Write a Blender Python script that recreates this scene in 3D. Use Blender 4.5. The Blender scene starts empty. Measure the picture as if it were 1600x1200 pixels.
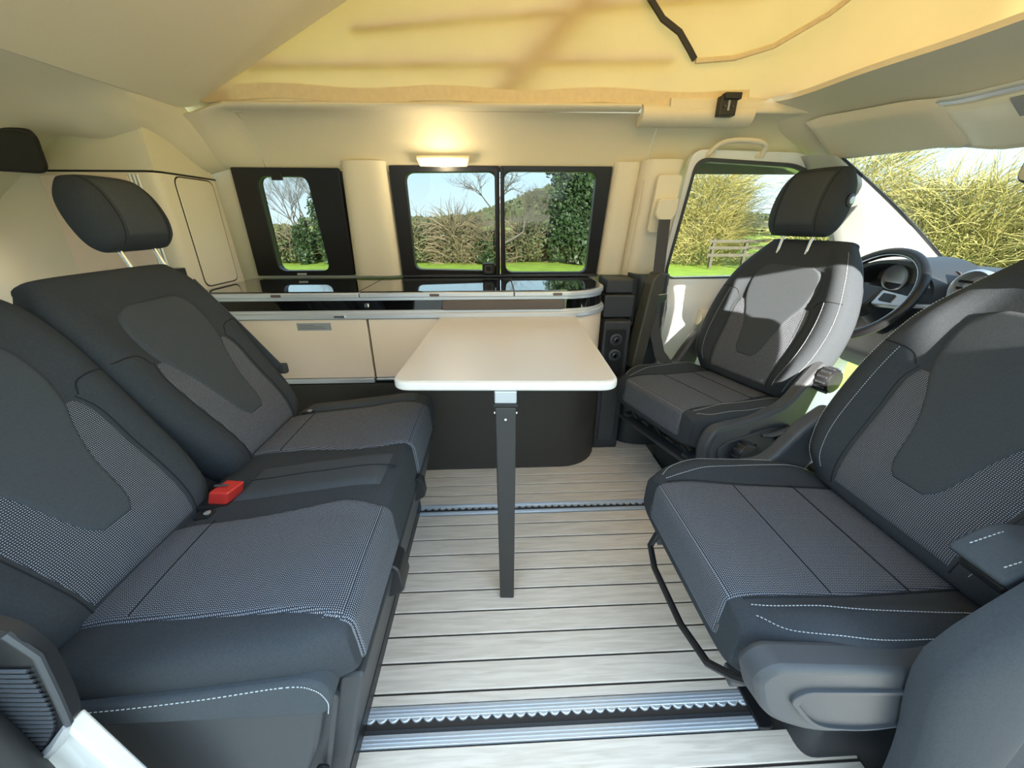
import bpy, math, random
import numpy as np
from mathutils import Vector, Matrix
random.seed(7); rng = np.random.default_rng(7)
S = bpy.context.scene
COL = S.collection
# ------------------------------------------------------------------ camera
CAM_H = 1.03; PITCH = 23.0; YAW = 2.5; FPX = 600.0
cd = bpy.data.cameras.new('camera'); cam = bpy.data.objects.new('camera', cd); COL.objects.link(cam)
cam.location = (0, 0, CAM_H)
cam.rotation_euler = (math.radians(90 - PITCH), 0, math.radians(-YAW))
cd.sensor_fit = 'HORIZONTAL'; cd.sensor_width = 36.0; cd.lens = 36.0 * FPX / 1600.0
cd.clip_start = 0.02; cd.clip_end = 2000
S.camera = cam
# ------------------------------------------------------------------ world, sun, exposure
SKY = 3.0
SUN = 24.0
S.view_settings.view_transform = 'Standard'; S.view_settings.look = 'None'
S.view_settings.gamma = 1.0; S.view_settings.use_curve_mapping = False
S.view_settings.exposure = 0.48
w = bpy.data.worlds.new('sky'); S.world = w; w.use_nodes = True
nt = w.node_tree; nt.nodes.clear()
out = nt.nodes.new('ShaderNodeOutputWorld'); bg = nt.nodes.new('ShaderNodeBackground')
tc = nt.nodes.new('ShaderNodeTexCoord'); sep = nt.nodes.new('ShaderNodeSeparateXYZ')
rp = nt.nodes.new('ShaderNodeValToRGB')
rp.color_ramp.elements[0].position = 0.0; rp.color_ramp.elements[0].color = (.78, .93, 1.0, 1)
rp.color_ramp.elements[1].position = 0.55; rp.color_ramp.elements[1].color = (.50, .70, .92, 1)
e = rp.color_ramp.elements.new(.12); e.color = (.62, .87, 1.0, 1)
ns = nt.nodes.new('ShaderNodeTexNoise'); ns.inputs['Scale'].default_value = 2.2; ns.inputs['Detail'].default_value = 5
mp = nt.nodes.new('ShaderNodeMapping'); mp.inputs['Scale'].default_value = (1, 1, 3.5)
cr = nt.nodes.new('ShaderNodeValToRGB'); cr.color_ramp.elements[0].position = .56; cr.color_ramp.elements[1].position = .80
mx = nt.nodes.new('ShaderNodeMixRGB'); mx.inputs[2].default_value = (1.0, 1.0, 1.0, 1)
nt.links.new(tc.outputs['Generated'], sep.inputs[0]); nt.links.new(sep.outputs['Z'], rp.inputs[0])
nt.links.new(tc.outputs['Generated'], mp.inputs[0]); nt.links.new(mp.outputs[0], ns.inputs['Vector'])
nt.links.new(ns.outputs['Fac'], cr.inputs[0]); nt.links.new(cr.outputs[0], mx.inputs[0])
nt.links.new(rp.outputs[0], mx.inputs[1]); nt.links.new(mx.outputs[0], bg.inputs[0])
bg.inputs[1].default_value = SKY; nt.links.new(bg.outputs[0], out.inputs[0])
sd = bpy.data.lights.new('sun', 'SUN'); sun = bpy.data.objects.new('sun', sd); COL.objects.link(sun)
sd.energy = SUN; sd.angle = math.radians(.6); sd.color = (1.0, .94, .82)
SUN_DIR = Vector((0.07, -0.95, .31)).normalized()          # towards the sun
sun.rotation_euler = SUN_DIR.to_track_quat('Z', 'Y').to_euler()

# ------------------------------------------------------------------ materials
def _mat(name):
    m = bpy.data.materials.new(name); m.use_nodes = True
    t = m.node_tree; return m, t, t.nodes['Principled BSDF']
def pmat(name, col, rough=.6, metal=0.0, noise=0.0, scale=40.0, bump=0.0, bscale=None, spec=None, coat=0.0, stretch=None):
    m, t, b = _mat(name)
    b.inputs['Base Color'].default_value = (*col, 1); b.inputs['Roughness'].default_value = rough
    b.inputs['Metallic'].default_value = metal
    if spec is not None: b.inputs['Specular IOR Level'].default_value = spec
    if coat: b.inputs['Coat Weight'].default_value = coat; b.inputs['Coat Roughness'].default_value = .05
    if noise or bump:
        tc = t.nodes.new('ShaderNodeTexCoord'); mp = t.nodes.new('ShaderNodeMapping')
        if stretch: mp.inputs['Scale'].default_value = stretch
        t.links.new(tc.outputs['Object'], mp.inputs[0])
        n = t.nodes.new('ShaderNodeTexNoise'); n.inputs['Scale'].default_value = scale; n.inputs['Detail'].default_value = 4
        t.links.new(mp.outputs[0], n.inputs['Vector'])
        if noise:
            r = t.nodes.new('ShaderNodeMapRange'); r.inputs[3].default_value = 1 - noise; r.inputs[4].default_value = 1 + noise
            t.links.new(n.outputs['Fac'], r.inputs[0])
            v = t.nodes.new('ShaderNodeMixRGB'); v.blend_type = 'MULTIPLY'; v.inputs[0].default_value = 1
            v.inputs[1].default_value = (*col, 1); t.links.new(r.outputs[0], v.inputs[2]); t.links.new(v.outputs[0], b.inputs['Base Color'])
        if bump:
            n2 = n
            if bscale:
                n2 = t.nodes.new('ShaderNodeTexNoise'); n2.inputs['Scale'].default_value = bscale; t.links.new(mp.outputs[0], n2.inputs['Vector'])
            bp = t.nodes.new('ShaderNodeBump'); bp.inputs['Strength'].default_value = bump; bp.inputs['Distance'].default_value = .002
            t.links.new(n2.outputs['Fac'], bp.inputs['Height']); t.links.new(bp.outputs[0], b.inputs['Normal'])
    return m
def woven(name, dark, light, pu=.0066, pv=.0052):
    m, t, b = _mat(name)
    uv = t.nodes.new('ShaderNodeUVMap'); sp = t.nodes.new('ShaderNodeSeparateXYZ'); t.links.new(uv.outputs[0], sp.inputs[0])
    def mth(op, a, bb):
        n = t.nodes.new('ShaderNodeMath'); n.operation = op
        for i, q in enumerate((a, bb)):
            if q is None: continue
            if isinstance(q, (int, float)): n.inputs[i].default_value = q
            else: t.links.new(q, n.inputs[i])
        return n.outputs[0]
    row = mth('DIVIDE', sp.outputs['Y'], pv)
    odd = mth('MODULO', mth('FLOOR', row, None), 2.0)
    cu = mth('FRACT', mth('ADD', mth('DIVIDE', sp.outputs['X'], pu), mth('MULTIPLY', odd, .12)), None)
    cv = mth('FRACT', row, None)
    k = mth('MULTIPLY', mth('LESS_THAN', cu, .62), mth('LESS_THAN', cv, .42))
    mix = t.nodes.new('ShaderNodeMixRGB'); mix.inputs[1].default_value = (*dark, 1); mix.inputs[2].default_value = (*light, 1)
    t.links.new(k, mix.inputs[0]); t.links.new(mix.outputs[0], b.inputs['Base Color'])
    b.inputs['Roughness'].default_value = .85; b.inputs['Specular IOR Level'].default_value = .2
    bp = t.nodes.new('ShaderNodeBump'); bp.inputs['Strength'].default_value = .35; bp.inputs['Distance'].default_value = .001
    t.links.new(k, bp.inputs['Height']); t.links.new(bp.outputs[0], b.inputs['Normal'])
    return m
def glassmat(name, tint, refl=1.0):
    m = bpy.data.materials.new(name); m.use_nodes = True; t = m.node_tree; t.nodes.clear()
    o = t.nodes.new('ShaderNodeOutputMaterial'); tr = t.nodes.new('ShaderNodeBsdfTransparent'); tr.inputs[0].default_value = (*tint, 1)
    g = t.nodes.new('ShaderNodeBsdfGlossy'); g.inputs['Roughness'].default_value = 0.0; lw = t.nodes.new('ShaderNodeLayerWeight'); lw.inputs[0].default_value = .5
    fr = t.nodes.new('ShaderNodeMath'); fr.operation = 'POWER'; fr.inputs[1].default_value = 5.0; t.links.new(lw.outputs['Facing'], fr.inputs[0])
    ml = t.nodes.new('ShaderNodeMath'); ml.operation = 'MULTIPLY_ADD'; ml.inputs[1].default_value = .75*refl; ml.inputs[2].default_value = .03*refl
    mix = t.nodes.new('ShaderNodeMixShader'); t.links.new(fr.outputs[0], ml.inputs[0]); t.links.new(ml.outputs[0], mix.inputs[0])
    t.links.new(tr.outputs[0], mix.inputs[1]); t.links.new(g.outputs[0], mix.inputs[2]); t.links.new(mix.outputs[0], o.inputs[0])
    return m
def translucent(name, col, tcol, fac):
    m = bpy.data.materials.new(name); m.use_nodes = True; t = m.node_tree; t.nodes.clear()
    o = t.nodes.new('ShaderNodeOutputMaterial'); d = t.nodes.new('ShaderNodeBsdfDiffuse'); r = t.nodes.new('ShaderNodeBsdfTranslucent')
    tc = t.nodes.new('ShaderNodeTexCoord'); n = t.nodes.new('ShaderNodeTexNoise'); n.inputs['Scale'].default_value = 4; n.inputs['Detail'].default_value = 8
    t.links.new(tc.outputs['Object'], n.inputs['Vector'])
    mr = t.nodes.new('ShaderNodeMapRange'); mr.inputs[3].default_value = .88; mr.inputs[4].default_value = 1.1; t.links.new(n.outputs['Fac'], mr.inputs[0])
    for sh, c in ((d, col), (r, tcol)):
        v = t.nodes.new('ShaderNodeMixRGB'); v.blend_type = 'MULTIPLY'; v.inputs[0].default_value = 1; v.inputs[1].default_value = (*c, 1)
        t.links.new(mr.outputs[0], v.inputs[2]); t.links.new(v.outputs[0], sh.inputs[0])
    bp = t.nodes.new('ShaderNodeBump'); bp.inputs['Strength'].default_value = .25; bp.inputs['Distance'].default_value = .01; t.links.new(n.outputs['Fac'], bp.inputs['Height'])
    t.links.new(bp.outputs[0], d.inputs['Normal'])
    mix = t.nodes.new('ShaderNodeMixShader'); mix.inputs[0].default_value = fac
    t.links.new(d.outputs[0], mix.inputs[1]); t.links.new(r.outputs[0], mix.inputs[2]); t.links.new(mix.outputs[0], o.inputs[0]); return m
def plankmat(name, col):
    m, t, b = _mat(name)
    tc = t.nodes.new('ShaderNodeTexCoord'); oi = t.nodes.new('ShaderNodeObjectInfo')
    ad = t.nodes.new('ShaderNodeVectorMath'); ad.operation = 'ADD'; sc = t.nodes.new('ShaderNodeVectorMath'); sc.operation = 'SCALE'
    cb = t.nodes.new('ShaderNodeCombineXYZ'); t.links.new(oi.outputs['Random'], cb.inputs[0]); t.links.new(oi.outputs['Random'], cb.inputs[1])
    t.links.new(cb.outputs[0], sc.inputs[0]); sc.inputs['Scale'].default_value = 17.0
    t.links.new(tc.outputs['Object'], ad.inputs[0]); t.links.new(sc.outputs[0], ad.inputs[1])
    mp = t.nodes.new('ShaderNodeMapping'); mp.inputs['Scale'].default_value = (5, 70, 5); t.links.new(ad.outputs[0], mp.inputs[0])
    n = t.nodes.new('ShaderNodeTexNoise'); n.inputs['Scale'].default_value = 1.6; n.inputs['Detail'].default_value = 7; n.inputs['Distortion'].default_value = .8
    t.links.new(mp.outputs[0], n.inputs['Vector'])
    r = t.nodes.new('ShaderNodeValToRGB'); r.color_ramp.elements[0].position = .3; r.color_ramp.elements[1].position = .62
    r.color_ramp.elements[0].color = (col[0]*.80, col[1]*.775, col[2]*.75, 1); r.color_ramp.elements[1].color = (*col, 1)
    t.links.new(n.outputs['Fac'], r.inputs[0]); t.links.new(r.outputs[0], b.inputs['Base Color'])
    b.inputs['Roughness'].default_value = .42
    bp = t.nodes.new('ShaderNodeBump'); bp.inputs['Strength'].default_value = .15; bp.inputs['Distance'].default_value = .001
    t.links.new(n.outputs['Fac'], bp.inputs['Height']); t.links.new(bp.outputs[0], b.inputs['Normal'])
    return m

MT = dict(
    cream=pmat('cream_trim', (.80, .72, .56), .65, noise=.04, scale=300, bump=.08),
    liner=pmat('headliner_cloth', (.72, .645, .48), .9, noise=.06, scale=500, bump=.15),
    cabinet=pmat('cream_laminate', (.86, .70, .55), .38, noise=.03, scale=8),
    canvas=translucent('tent_canvas', (.70, .535, .32), (.68, .48, .23), .30),
    band=pmat('canvas_hem', (.70, .56, .33), .9, noise=.12, scale=60),
    fabric=pmat('charcoal_fabric', (.040, .046, .054), .85, noise=.25, scale=260, bump=.35, bscale=900, spec=.25),
    fabric_light=pmat('slate_fabric', (.058, .066, .076), .85, noise=.2, scale=260, bump=.3, bscale=900, spec=.25),
    woven=woven('checked_weave', (.022, .025, .034), (.34, .36, .41), .0036, .0033),
    stitch=pmat('pale_thread', (.55, .58, .62), .8),
    seam=pmat('seam_shadow_cord', (.012, .013, .016), .9),
    dplastic=pmat('charcoal_plastic', (.035, .038, .044), .48, noise=.1, scale=700, bump=.12),
    gplastic=pmat('grey_plastic', (.052, .056, .064), .5, noise=.08, scale=600, bump=.1),
    black=pmat('black_plastic', (.012, .012, .014), .4),
    gloss=pmat('gloss_black', (.004, .004, .005), .04, spec=.7),
    topglass=pmat('black_glass', (.006, .007, .009), .015, spec=1.0, coat=.8),
    alu=pmat('brushed_aluminium', (.66, .70, .76), .36, metal=.45, noise=.05, scale=60, stretch=(1, 30, 30)),
    steel=pmat('bright_steel', (.8, .82, .85), .15, metal=1.0),
    bronze=pmat('bronze_rail', (.11, .085, .075), .35),
    table=pmat('table_laminate', (.70, .65, .61), .34, noise=.02, scale=6),
    tedge=pmat('table_edging', (.80, .75, .70), .4),
    leg=pmat('anthracite_metal', (.045, .043, .042), .42, metal=.3),
    kick=pmat('anthracite_board', (.040, .037, .034), .55, noise=.08, scale=60),
    plank=plankmat('pale_oak_laminate', (.88, .775, .67)),
    groove=pmat('dark_joint', (.035, .028, .024), .8),
    red=pmat('red_plastic', (.62, .04, .03), .4),
    white=pmat('white_paint', (.85, .86, .87), .25, coat=.5),
    grill=pmat('speaker_mesh', (.018, .017, .015), .7, noise=.4, scale=900, bump=.6),
    belt=pmat('belt_webbing', (.05, .05, .052), .7),
    olive=pmat('armrest_vinyl', (.06, .058, .045), .5),
    sticker=pmat('grey_label', (.30, .31, .32), .5),
    ink=pmat('label_print', (.08, .08, .09), .6),
    silverp=pmat('silver_plastic', (.55, .57, .6), .35, metal=.6),
    rubber=pmat('black_rubber', (.015, .015, .016), .6),
    pillar=pmat('grey_pillar_trim', (.52, .51, .47), .6),
    lens=pmat('lamp_lens', (.9, .85, .7), .3),
    glass_side=glassmat('privacy_glass', (.50, .52, .52)),
    glass_front=glassmat('tinted_glass', (.60, .62, .62)),
    glass_screen=glassmat('windscreen_glass', (.38, .41, .42)),
    slot=pmat('slot_shadow_metal', (.10, .115, .14), .5, metal=.3),
    grass=pmat('grass', (.27, .40, .03), .9, noise=.4, scale=2.0, bump=.4),
    hill=pmat('far_hillside', (.10, .092, .045), .95, noise=.6, scale=.3),
    bark=pmat('grey_bark', (.13, .11, .085), .9, noise=.3, scale=6),
    leaf=pmat('ivy_leaf', (.035, .065, .022), .5, noise=.6, scale=1.2),
    leaf2=pmat('hedge_leaf', (.085, .10, .04), .6, noise=.5, scale=1.0),
    twig=pmat('bramble_twig', (.24, .19, .11), .8, noise=.4, scale=1.0),
    willow=pmat('willow_twig', (.36, .31, .10), .8, noise=.4, scale=1.0),
    fence=pmat('weathered_timber', (.10, .085, .06), .8),
    render=pmat('white_render', (.80, .78, .74), .9, noise=.05, scale=5),
    gravel=pmat('pale_gravel', (.60, .56, .50), .95, noise=.3, scale=30),
)
def emat(name, col, st):
    m = bpy.data.materials.new(name); m.use_nodes = True; b = m.node_tree.nodes['Principled BSDF']
    b.inputs['Base Color'].default_value = (*col, 1); b.inputs['Emission Color'].default_value = (*col, 1); b.inputs['Emission Strength'].default_value = st; return m
MT['bulb'] = emat('lamp_glow', (1.0, .74, .36), 4.0)

# ------------------------------------------------------------------ mesh helpers
class B:
    def __init__(s): s.v = []; s.f = []; s.uv = None
    def add(s, V, F):
        o = len(s.v); s.v += [tuple(p) for p in V]; s.f += [tuple(i + o for i in q) for q in F]; return s
    def box(s, x0, x1, y0, y1, z0, z1):
        V = [(x, y, z) for x in (x0, x1) for y in (y0, y1) for z in (z0, z1)]
        return s.add(V, [(0, 1, 3, 2), (4, 6, 7, 5), (0, 4, 5, 1), (2, 3, 7, 6), (0, 2, 6, 4), (1, 5, 7, 3)])
    def prism(s, poly, fn0, fn1):           # poly of 2d points -> two rings
        n = len(poly); V = [fn0(*p) for p in poly] + [fn1(*p) for p in poly]
        F = [tuple(range(n))[::-1], tuple(range(n, 2*n))] + [(i, (i+1) % n, n+(i+1) % n, n+i) for i in range(n)]
        return s.add(V, F)
    def ring(s, outer, inner, fn0, fn1):    # frame with a hole; outer and inner same count
        n = len(outer); V = [fn0(*p) for p in outer] + [fn0(*p) for p in inner] + [fn1(*p) for p in outer] + [fn1(*p) for p in inner]
        F = []
        for i in range(n):
            j = (i+1) % n
            F += [(i, n+i, n+j, j), (2*n+i, 2*n+j, 3*n+j, 3*n+i), (i, j, 2*n+j, 2*n+i), (n+i, 3*n+i, 3*n+j, n+j)]
        return s.add(V, F)
    def tube(s, pts, r, n=8, closed=False, flat=None):
        P = [Vector(p) for p in pts]; m = len(P); R = r if isinstance(r, (list, tuple)) else [r]*m; V = []; up = None
        for i, p in enumerate(P):
            a = P[i-1] if (i or closed) else p; b = P[(i+1) % m] if (i < m-1 or closed) else p
            d = (b-a).normalized()
            if up is None: up = d.orthogonal().normalized() if flat is None else (Vector(flat) - d*d.dot(Vector(flat))).normalized()
            up = (up - d*up.dot(d)).normalized(); q = d.cross(up)
            for k in range(n):
                t = 2*math.pi*k/n
                if isinstance(R[i], tuple): V.append(p + up*math.cos(t)*R[i][0] + q*math.sin(t)*R[i][1])
                else: V.append(p + (up*math.cos(t) + q*math.sin(t))*R[i])
        F = [(i*n+k, i*n+(k+1) % n, ((i+1) % m)*n+(k+1) % n, ((i+1) % m)*n+k) for i in range(m if closed else m-1) for k in range(n)]
        if not closed: F += [tuple(range(n))[::-1], tuple((m-1)*n+k for k in range(n))]
        return s.add(V, F)
    def strap(s, pts, wdir, wid, th):       # flat band along pts
        P = [Vector(p) for p in pts]; V = []
        for i, p in enumerate(P):
            d = (P[min(i+1, len(P)-1)] - P[max(i-1, 0)]).normalized(); wv = Vector(wdir); wv = (wv - d*wv.dot(d)).normalized(); nn = d.cross(wv)
            V += [p+wv*wid/2+nn*th/2, p-wv*wid/2+nn*th/2, p-wv*wid/2-nn*th/2, p+wv*wid/2-nn*th/2]
        m = len(P); F = [(i*4+k, i*4+(k+1) % 4, i*4+4+(k+1) % 4, i*4+4+k) for i in range(m-1) for k in range(4)] + [(3, 2, 1, 0), tuple((m-1)*4+k for k in range(4))]
        return s.add(V, F)
    def lathe(s, prof, M=Matrix(), n=24):
        V = []; m = len(prof)
        for r, h in prof:
            for k in range(n): t = 2*math.pi*k/n; V.append(M @ Vector((r*math.cos(t), r*math.sin(t), h)))
        F = [(i*n+k, i*n+(k+1) % n, (i+1)*n+(k+1) % n, (i+1)*n+k) for i in range(m-1) for k in range(n)]
        F += [tuple(range(n))[::-1], tuple((m-1)*n+k for k in range(n))]
        return s.add(V, F)
    def grid(s, fn, nu, nv, th=None):       # fn(u,v)->point ; optional thickness vector function
        V = [fn(i/nu, j/nv) for i in range(nu+1) for j in range(nv+1)]
        q = lambda i, j: i*(nv+1)+j
        F = [(q(i, j), q(i+1, j), q(i+1, j+1), q(i, j+1)) for i in range(nu) for j in range(nv)]
        if th is None: return s.add(V, F)
        o = len(V); V2 = [th(i/nu, j/nv) for i in range(nu+1) for j in range(nv+1)]
        F2 = [tuple(o+k for k in f[::-1]) for f in F]
        edge = [q(i, 0) for i in range(nu)] + [q(nu, j) for j in range(nv)] + [q(i, nv) for i in range(nu, 0, -1)] + [q(0, j) for j in range(nv, 0, -1)]
        F3 = [(edge[(k+1) % len(edge)], edge[k], o+edge[k], o+edge[(k+1) % len(edge)]) for k in range(len(edge))]
        return s.add(V + V2, F + F2 + F3)
    def xf(s, M): s.v = [tuple(M @ Vector(p)) for p in s.v]; return s
    def obj(s, name, mat, parent=None, smooth=40, bevel=0.0, seg=2, sub=0):
        me = bpy.data.meshes.new(name); me.from_pydata(s.v, [], s.f); me.update()
        if s.uv is not None:
            ul = me.uv_layers.new(name='UVMap')
            li = np.zeros(len(me.loops), dtype=np.int32); me.loops.foreach_get('vertex_index', li)
            ul.data.foreach_set('uv', np.asarray(s.uv, dtype=np.float32)[li].ravel())
        import bmesh
        bm = bmesh.new(); bm.from_mesh(me); bmesh.ops.recalc_face_normals(bm, faces=bm.faces); bm.to_mesh(me); bm.free()
        me.materials.append(MT[mat] if isinstance(mat, str) else mat)
        if smooth:
            me.shade_smooth(); me.set_sharp_from_angle(angle=math.radians(smooth))
        o = bpy.data.objects.new(name, me); COL.objects.link(o)
        if parent is not None: o.parent = parent
        if bevel:
            b = o.modifiers.new('bevel', 'BEVEL'); b.width = bevel; b.segments = seg; b.limit_method = 'ANGLE'; b.angle_limit = math.radians(35); b.harden_normals = False
        if sub:
            q = o.modifiers.new('sub', 'SUBSURF'); q.levels = sub; q.render_levels = sub
        return o
def rrect(x0, x1, z0, z1, r, n=5):
    return rpoly([(x0, z0), (x1, z0), (x1, z1), (x0, z1)], r, n)
def rpoly(P, r, n=5):
    out = []; m = len(P)
    for i in range(m):
        p = Vector(P[i]); a = (Vector(P[i-1])-p); b = (Vector(P[(i+1) % m])-p)
        rr = r[i] if isinstance(r, (list, tuple)) else r
        ra = min(rr, a.length*.49, b.length*.49); a = a.normalized()*ra; b = b.normalized()*ra
        for k in range(n+1):
            t = k/n; q = p + a*(1-t)**2 + b*t**2
            out.append((q.x, q.y))
    return out
def T(tab):
    xs = [a for a, _ in tab]; ys = [b for _, b in tab]
    def f(t):
        if t <= xs[0]: return ys[0]
        if t >= xs[-1]: return ys[-1]
        for i in range(len(xs)-1):
            if t <= xs[i+1]:
                k = (t-xs[i])/(xs[i+1]-xs[i]); h = xs[i+1]-xs[i]
                m0 = (ys[i+1]-ys[i-1])/(xs[i+1]-xs[i-1]) if i > 0 else (ys[i+1]-ys[i])/h
                m1 = (ys[i+2]-ys[i])/(xs[i+2]-xs[i]) if i < len(xs)-2 else (ys[i+1]-ys[i])/h
                k2, k3 = k*k, k*k*k
                return (2*k3-3*k2+1)*ys[i]+(k3-2*k2+k)*h*m0+(-2*k3+3*k2)*ys[i+1]+(k3-k2)*h*m1
    return f
def ss(a, b, x):
    t = max(0.0, min(1.0, (x-a)/(b-a))); return t*t*(3-2*t)
def tag(o, label=None, cat=None, group=None, kind=None):
    if label: o['label'] = label
    if cat: o['category'] = cat
    if group: o['group'] = group
    if kind: o['kind'] = kind
    return o
def thing(name, loc, label, cat, group=None, rz=0.0, kind=None):
    o = bpy.data.objects.new(name, None); COL.objects.link(o); o.location = loc; o.rotation_euler = (0, 0, rz); o.empty_display_size = .05
    return tag(o, label, cat, group, kind)
def struct(o, label, cat): return tag(o, label, cat, kind='structure')
def inv(root): return Matrix.LocRotScale(root.location, root.rotation_euler, None).inverted()

class Soft:
    """upholstered pad: s across, t along, n outwards; M maps (s, n, t) to the parent frame"""
    def __init__(s, W, H, front, back, M, k=5.0, kt=6.0):
        s.W, s.H, s.fr, s.bk, s.M, s.k, s.kt = W, H, front, back, M, k, kt
    def e(s, q, k): return max(0.0, 1-min(1.0, abs(q))**k)**(1/k)
    def et(s, t): return s.e(2*t/s.H-1, s.kt)
    def F(s, a, t): return s.fr(a, t)*s.e(a/max(1e-5, s.W(t)), s.k)*s.et(t)
    def Bk(s, a, t): return -s.bk(a, t)*s.e(a/max(1e-5, s.W(t)), s.k)*s.et(t)
    def p(s, a, t, off=0.0): return s.M @ Vector((a, s.F(a, t)+off, t))
    def body(s, name, mat, parent, nS=28, nT=36):
        b = B(); V = []; q = 2*nS
        for j in range(nT+1):
            t = s.H*(.5-.5*math.cos(math.pi*j/nT)); W = s.W(t)
            for i in range(nS): a = W*math.sin(math.pi/2*(2*i/nS-1)); V.append(s.M @ Vector((a, s.F(a, t), t)))
            for i in range(nS): a = W*math.sin(math.pi/2*(1-2*i/nS)); V.append(s.M @ Vector((a, s.Bk(a, t), t)))
        F = [(j*q+i, j*q+(i+1) % q, (j+1)*q+(i+1) % q, (j+1)*q+i) for j in range(nT) for i in range(q)]
        F += [tuple(range(q))[::-1], tuple(nT*q+i for i in range(q))]
        return b.add(V, F).obj(name, mat, parent, smooth=75)
    def panel(s, name, mat, parent, l, r, t0, t1, off=.004, ns=26, nt=40, ed=.012, sink=.004):
        b = B(); V = []; uv = []
        for j in range(nt+1):
            t = t0+(t1-t0)*(.5-.5*math.cos(math.pi*j/nt)); L, R = l(t), r(t)
            for i in range(ns+1):
                a = L+(R-L)*(.5-.5*math.cos(math.pi*i/ns))
                d = min(a-L, R-a, t-t0, t1-t); g = ss(0, ed, d)
                V.append(s.M @ Vector((a, s.F(a, t)+off*g-sink*(1-g), t))); uv.append((a, t))
        q = ns+1; F = [(j*q+i, j*q+i+1, (j+1)*q+i+1, (j+1)*q+i) for j in range(nt) for i in range(ns)]
        b.add(V, F); b.uv = uv; return b.obj(name, mat, parent, smooth=80)
    def nose(s, name, mat, parent, l, r, drop=.045, ns=26, nn=14, off=.003):
        b = B(); V = []; uv = []; tm = s.H*.93
        L, R = l(s.H), r(s.H)
        for i in range(ns+1):
            a = L+(R-L)*(.5-.5*math.cos(math.pi*i/ns)); f = s.fr(a, tm)*s.e(a/s.W(s.H), s.k); bk = s.bk(a, tm)*s.e(a/s.W(s.H), s.k); acc = 0; pv = None
            g = ss(0, .008, min(a-L, R-a))
            for j in range(nn+1):
                h = f*.97-(f*.97+drop)*(j/nn); q = min(.999, abs(h)/(f if h > 0 else bk)); t = s.H/2*(1+(1-q**s.kt)**(1/s.kt))
                p = Vector((a, h+off*g*q**6, t+off*g-.003*(1-g)-.006*ss(.85, 1, j/nn)))
                if pv is not None: acc += (p-pv).length
                pv = p; V.append(s.M @ p); uv.append((a, s.H+acc))
        q = nn+1; F = [(i*q+j, i*q+j+1, (i+1)*q+j+1, (i+1)*q+j) for i in range(ns) for j in range(nn)]
        b.add(V, F); b.uv = uv; return b.obj(name, mat, parent, smooth=80)
    def stitch(s, name, mat, parent, pts, r=.00065, dash=.0034, gap=.0022, off=.0015):
        P = [s.p(a, t, off) for a, t in pts]; b = B(); acc = 0.0
        # resample
        segs = []; L = [0.0]
        for i in range(1, len(P)): L.append(L[-1]+(P[i]-P[i-1]).length)
        def at(d):
            for i in range(1, len(L)):
                if d <= L[i]: return P[i-1].lerp(P[i], (d-L[i-1])/max(1e-9, L[i]-L[i-1]))
            return P[-1]
        d = 0.0
        while d+dash < L[-1]: b.tube([at(d), at(d+dash)], r, 4); d += dash+gap
        if not b.v: return None
        return b.obj(name, mat, parent, smooth=0)
    def cord(s, name, mat, parent, pts, r=.0016, off=.0):
        return B().tube([s.p(a, t, off) for a, t in pts], r, 5).obj(name, mat, parent)
def curve(pts, n=30):
    fx = T([(i, p[0]) for i, p in enumerate(pts)]); fy = T([(i, p[1]) for i, p in enumerate(pts)]); m = len(pts)-1
    return [(fx(m*i/n), fy(m*i/n)) for i in range(n+1)]

# =================================================================== SETTING
# ---- floor: dark sub-floor with pale planks running along the van
fl = struct(B().box(-1.95, .745, .22, 1.92, -.05, -.004).obj('floor', 'groove', smooth=0), 'pale oak plank floor of the living area', 'floor')
edges = [.20, .262, .330, .398, .458]
def plank(y0, y1, x0=-1.9, x1=.74):
    o = B().box(x0, x1, y0+.0028, y1-.0028, -.02, 0).obj('plank', 'plank', fl, smooth=0, bevel=.0012, seg=1); return o
for a, b_ in zip(edges[:-1], edges[1:]): plank(a, b_)
ys = [.535] + [.561+.0681*i for i in range(9)] + [1.159]
for a, b_ in zip(ys[:-1], ys[1:]):
    if b_-a > .012: plank(a, b_)
ys = [1.217, 1.272, 1.334, 1.396, 1.458, 1.52, 1.582, 1.644, 1.706, 1.768]
for a, b_ in zip(ys[:-1], ys[1:]): plank(a, b_)
cf = struct(B().box(.745, 1.9, .22, 1.92, -.20, -.06).obj('floor.001', 'dplastic', smooth=0), 'dark carpeted cab floor under the front seats', 'floor')

# ---- floor rails
def rail(y0, y1, x1, label):
    t = thing('floor_rail', (0, 0, 0), label, 'rail', 'seat rails in the floor')
    m = (y0+y1)/2; g = (y1-y0)*.19; x0 = -1.2
    for a, b_ in ((y0+.001, m-g), (m+g, y1-.001)):
        B().box(x0, x1, a, b_, -.02, .003).obj('rail_flange', 'alu', t, smooth=0, bevel=.001, seg=1)
        for k in range(2): B().box(x0, x1, a+(b_-a)*(.3+.3*k), a+(b_-a)*(.38+.3*k), .003, .0046).obj('ridge', 'alu', t, smooth=0)
    B().box(x0, x1, m-g, m+g, -.022, -.010).obj('slot_base', 'slot', t, smooth=0)
    b = B(); n = int((x1-x0)/.026)
    for k in range(n): b.lathe([(.0118, -.010), (.0118, .0005), (.010, .0018)], Matrix.Translation((x0+.02+k*.026, m+g+.004, 0)), 12)
    b.obj('scalloped_edge', 'alu', t, smooth=30)
    B().box(x0, x1, m-g, m-g+.010, -.012, -.002).obj('inner_step', 'gplastic', t, smooth=0)
    B().prism(rpoly([(x1-.012, y0-.004), (x1+.026, y0-.004), (x1+.026, y1+.004), (x1-.012, y1+.004)], [.003, .02, .012, .003]), lambda x, y: (x, y, 0), lambda x, y: (x-.003 if x > x1 else x, y, .010)).obj('end_cap', 'black', t, bevel=.003)
    return t
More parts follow.
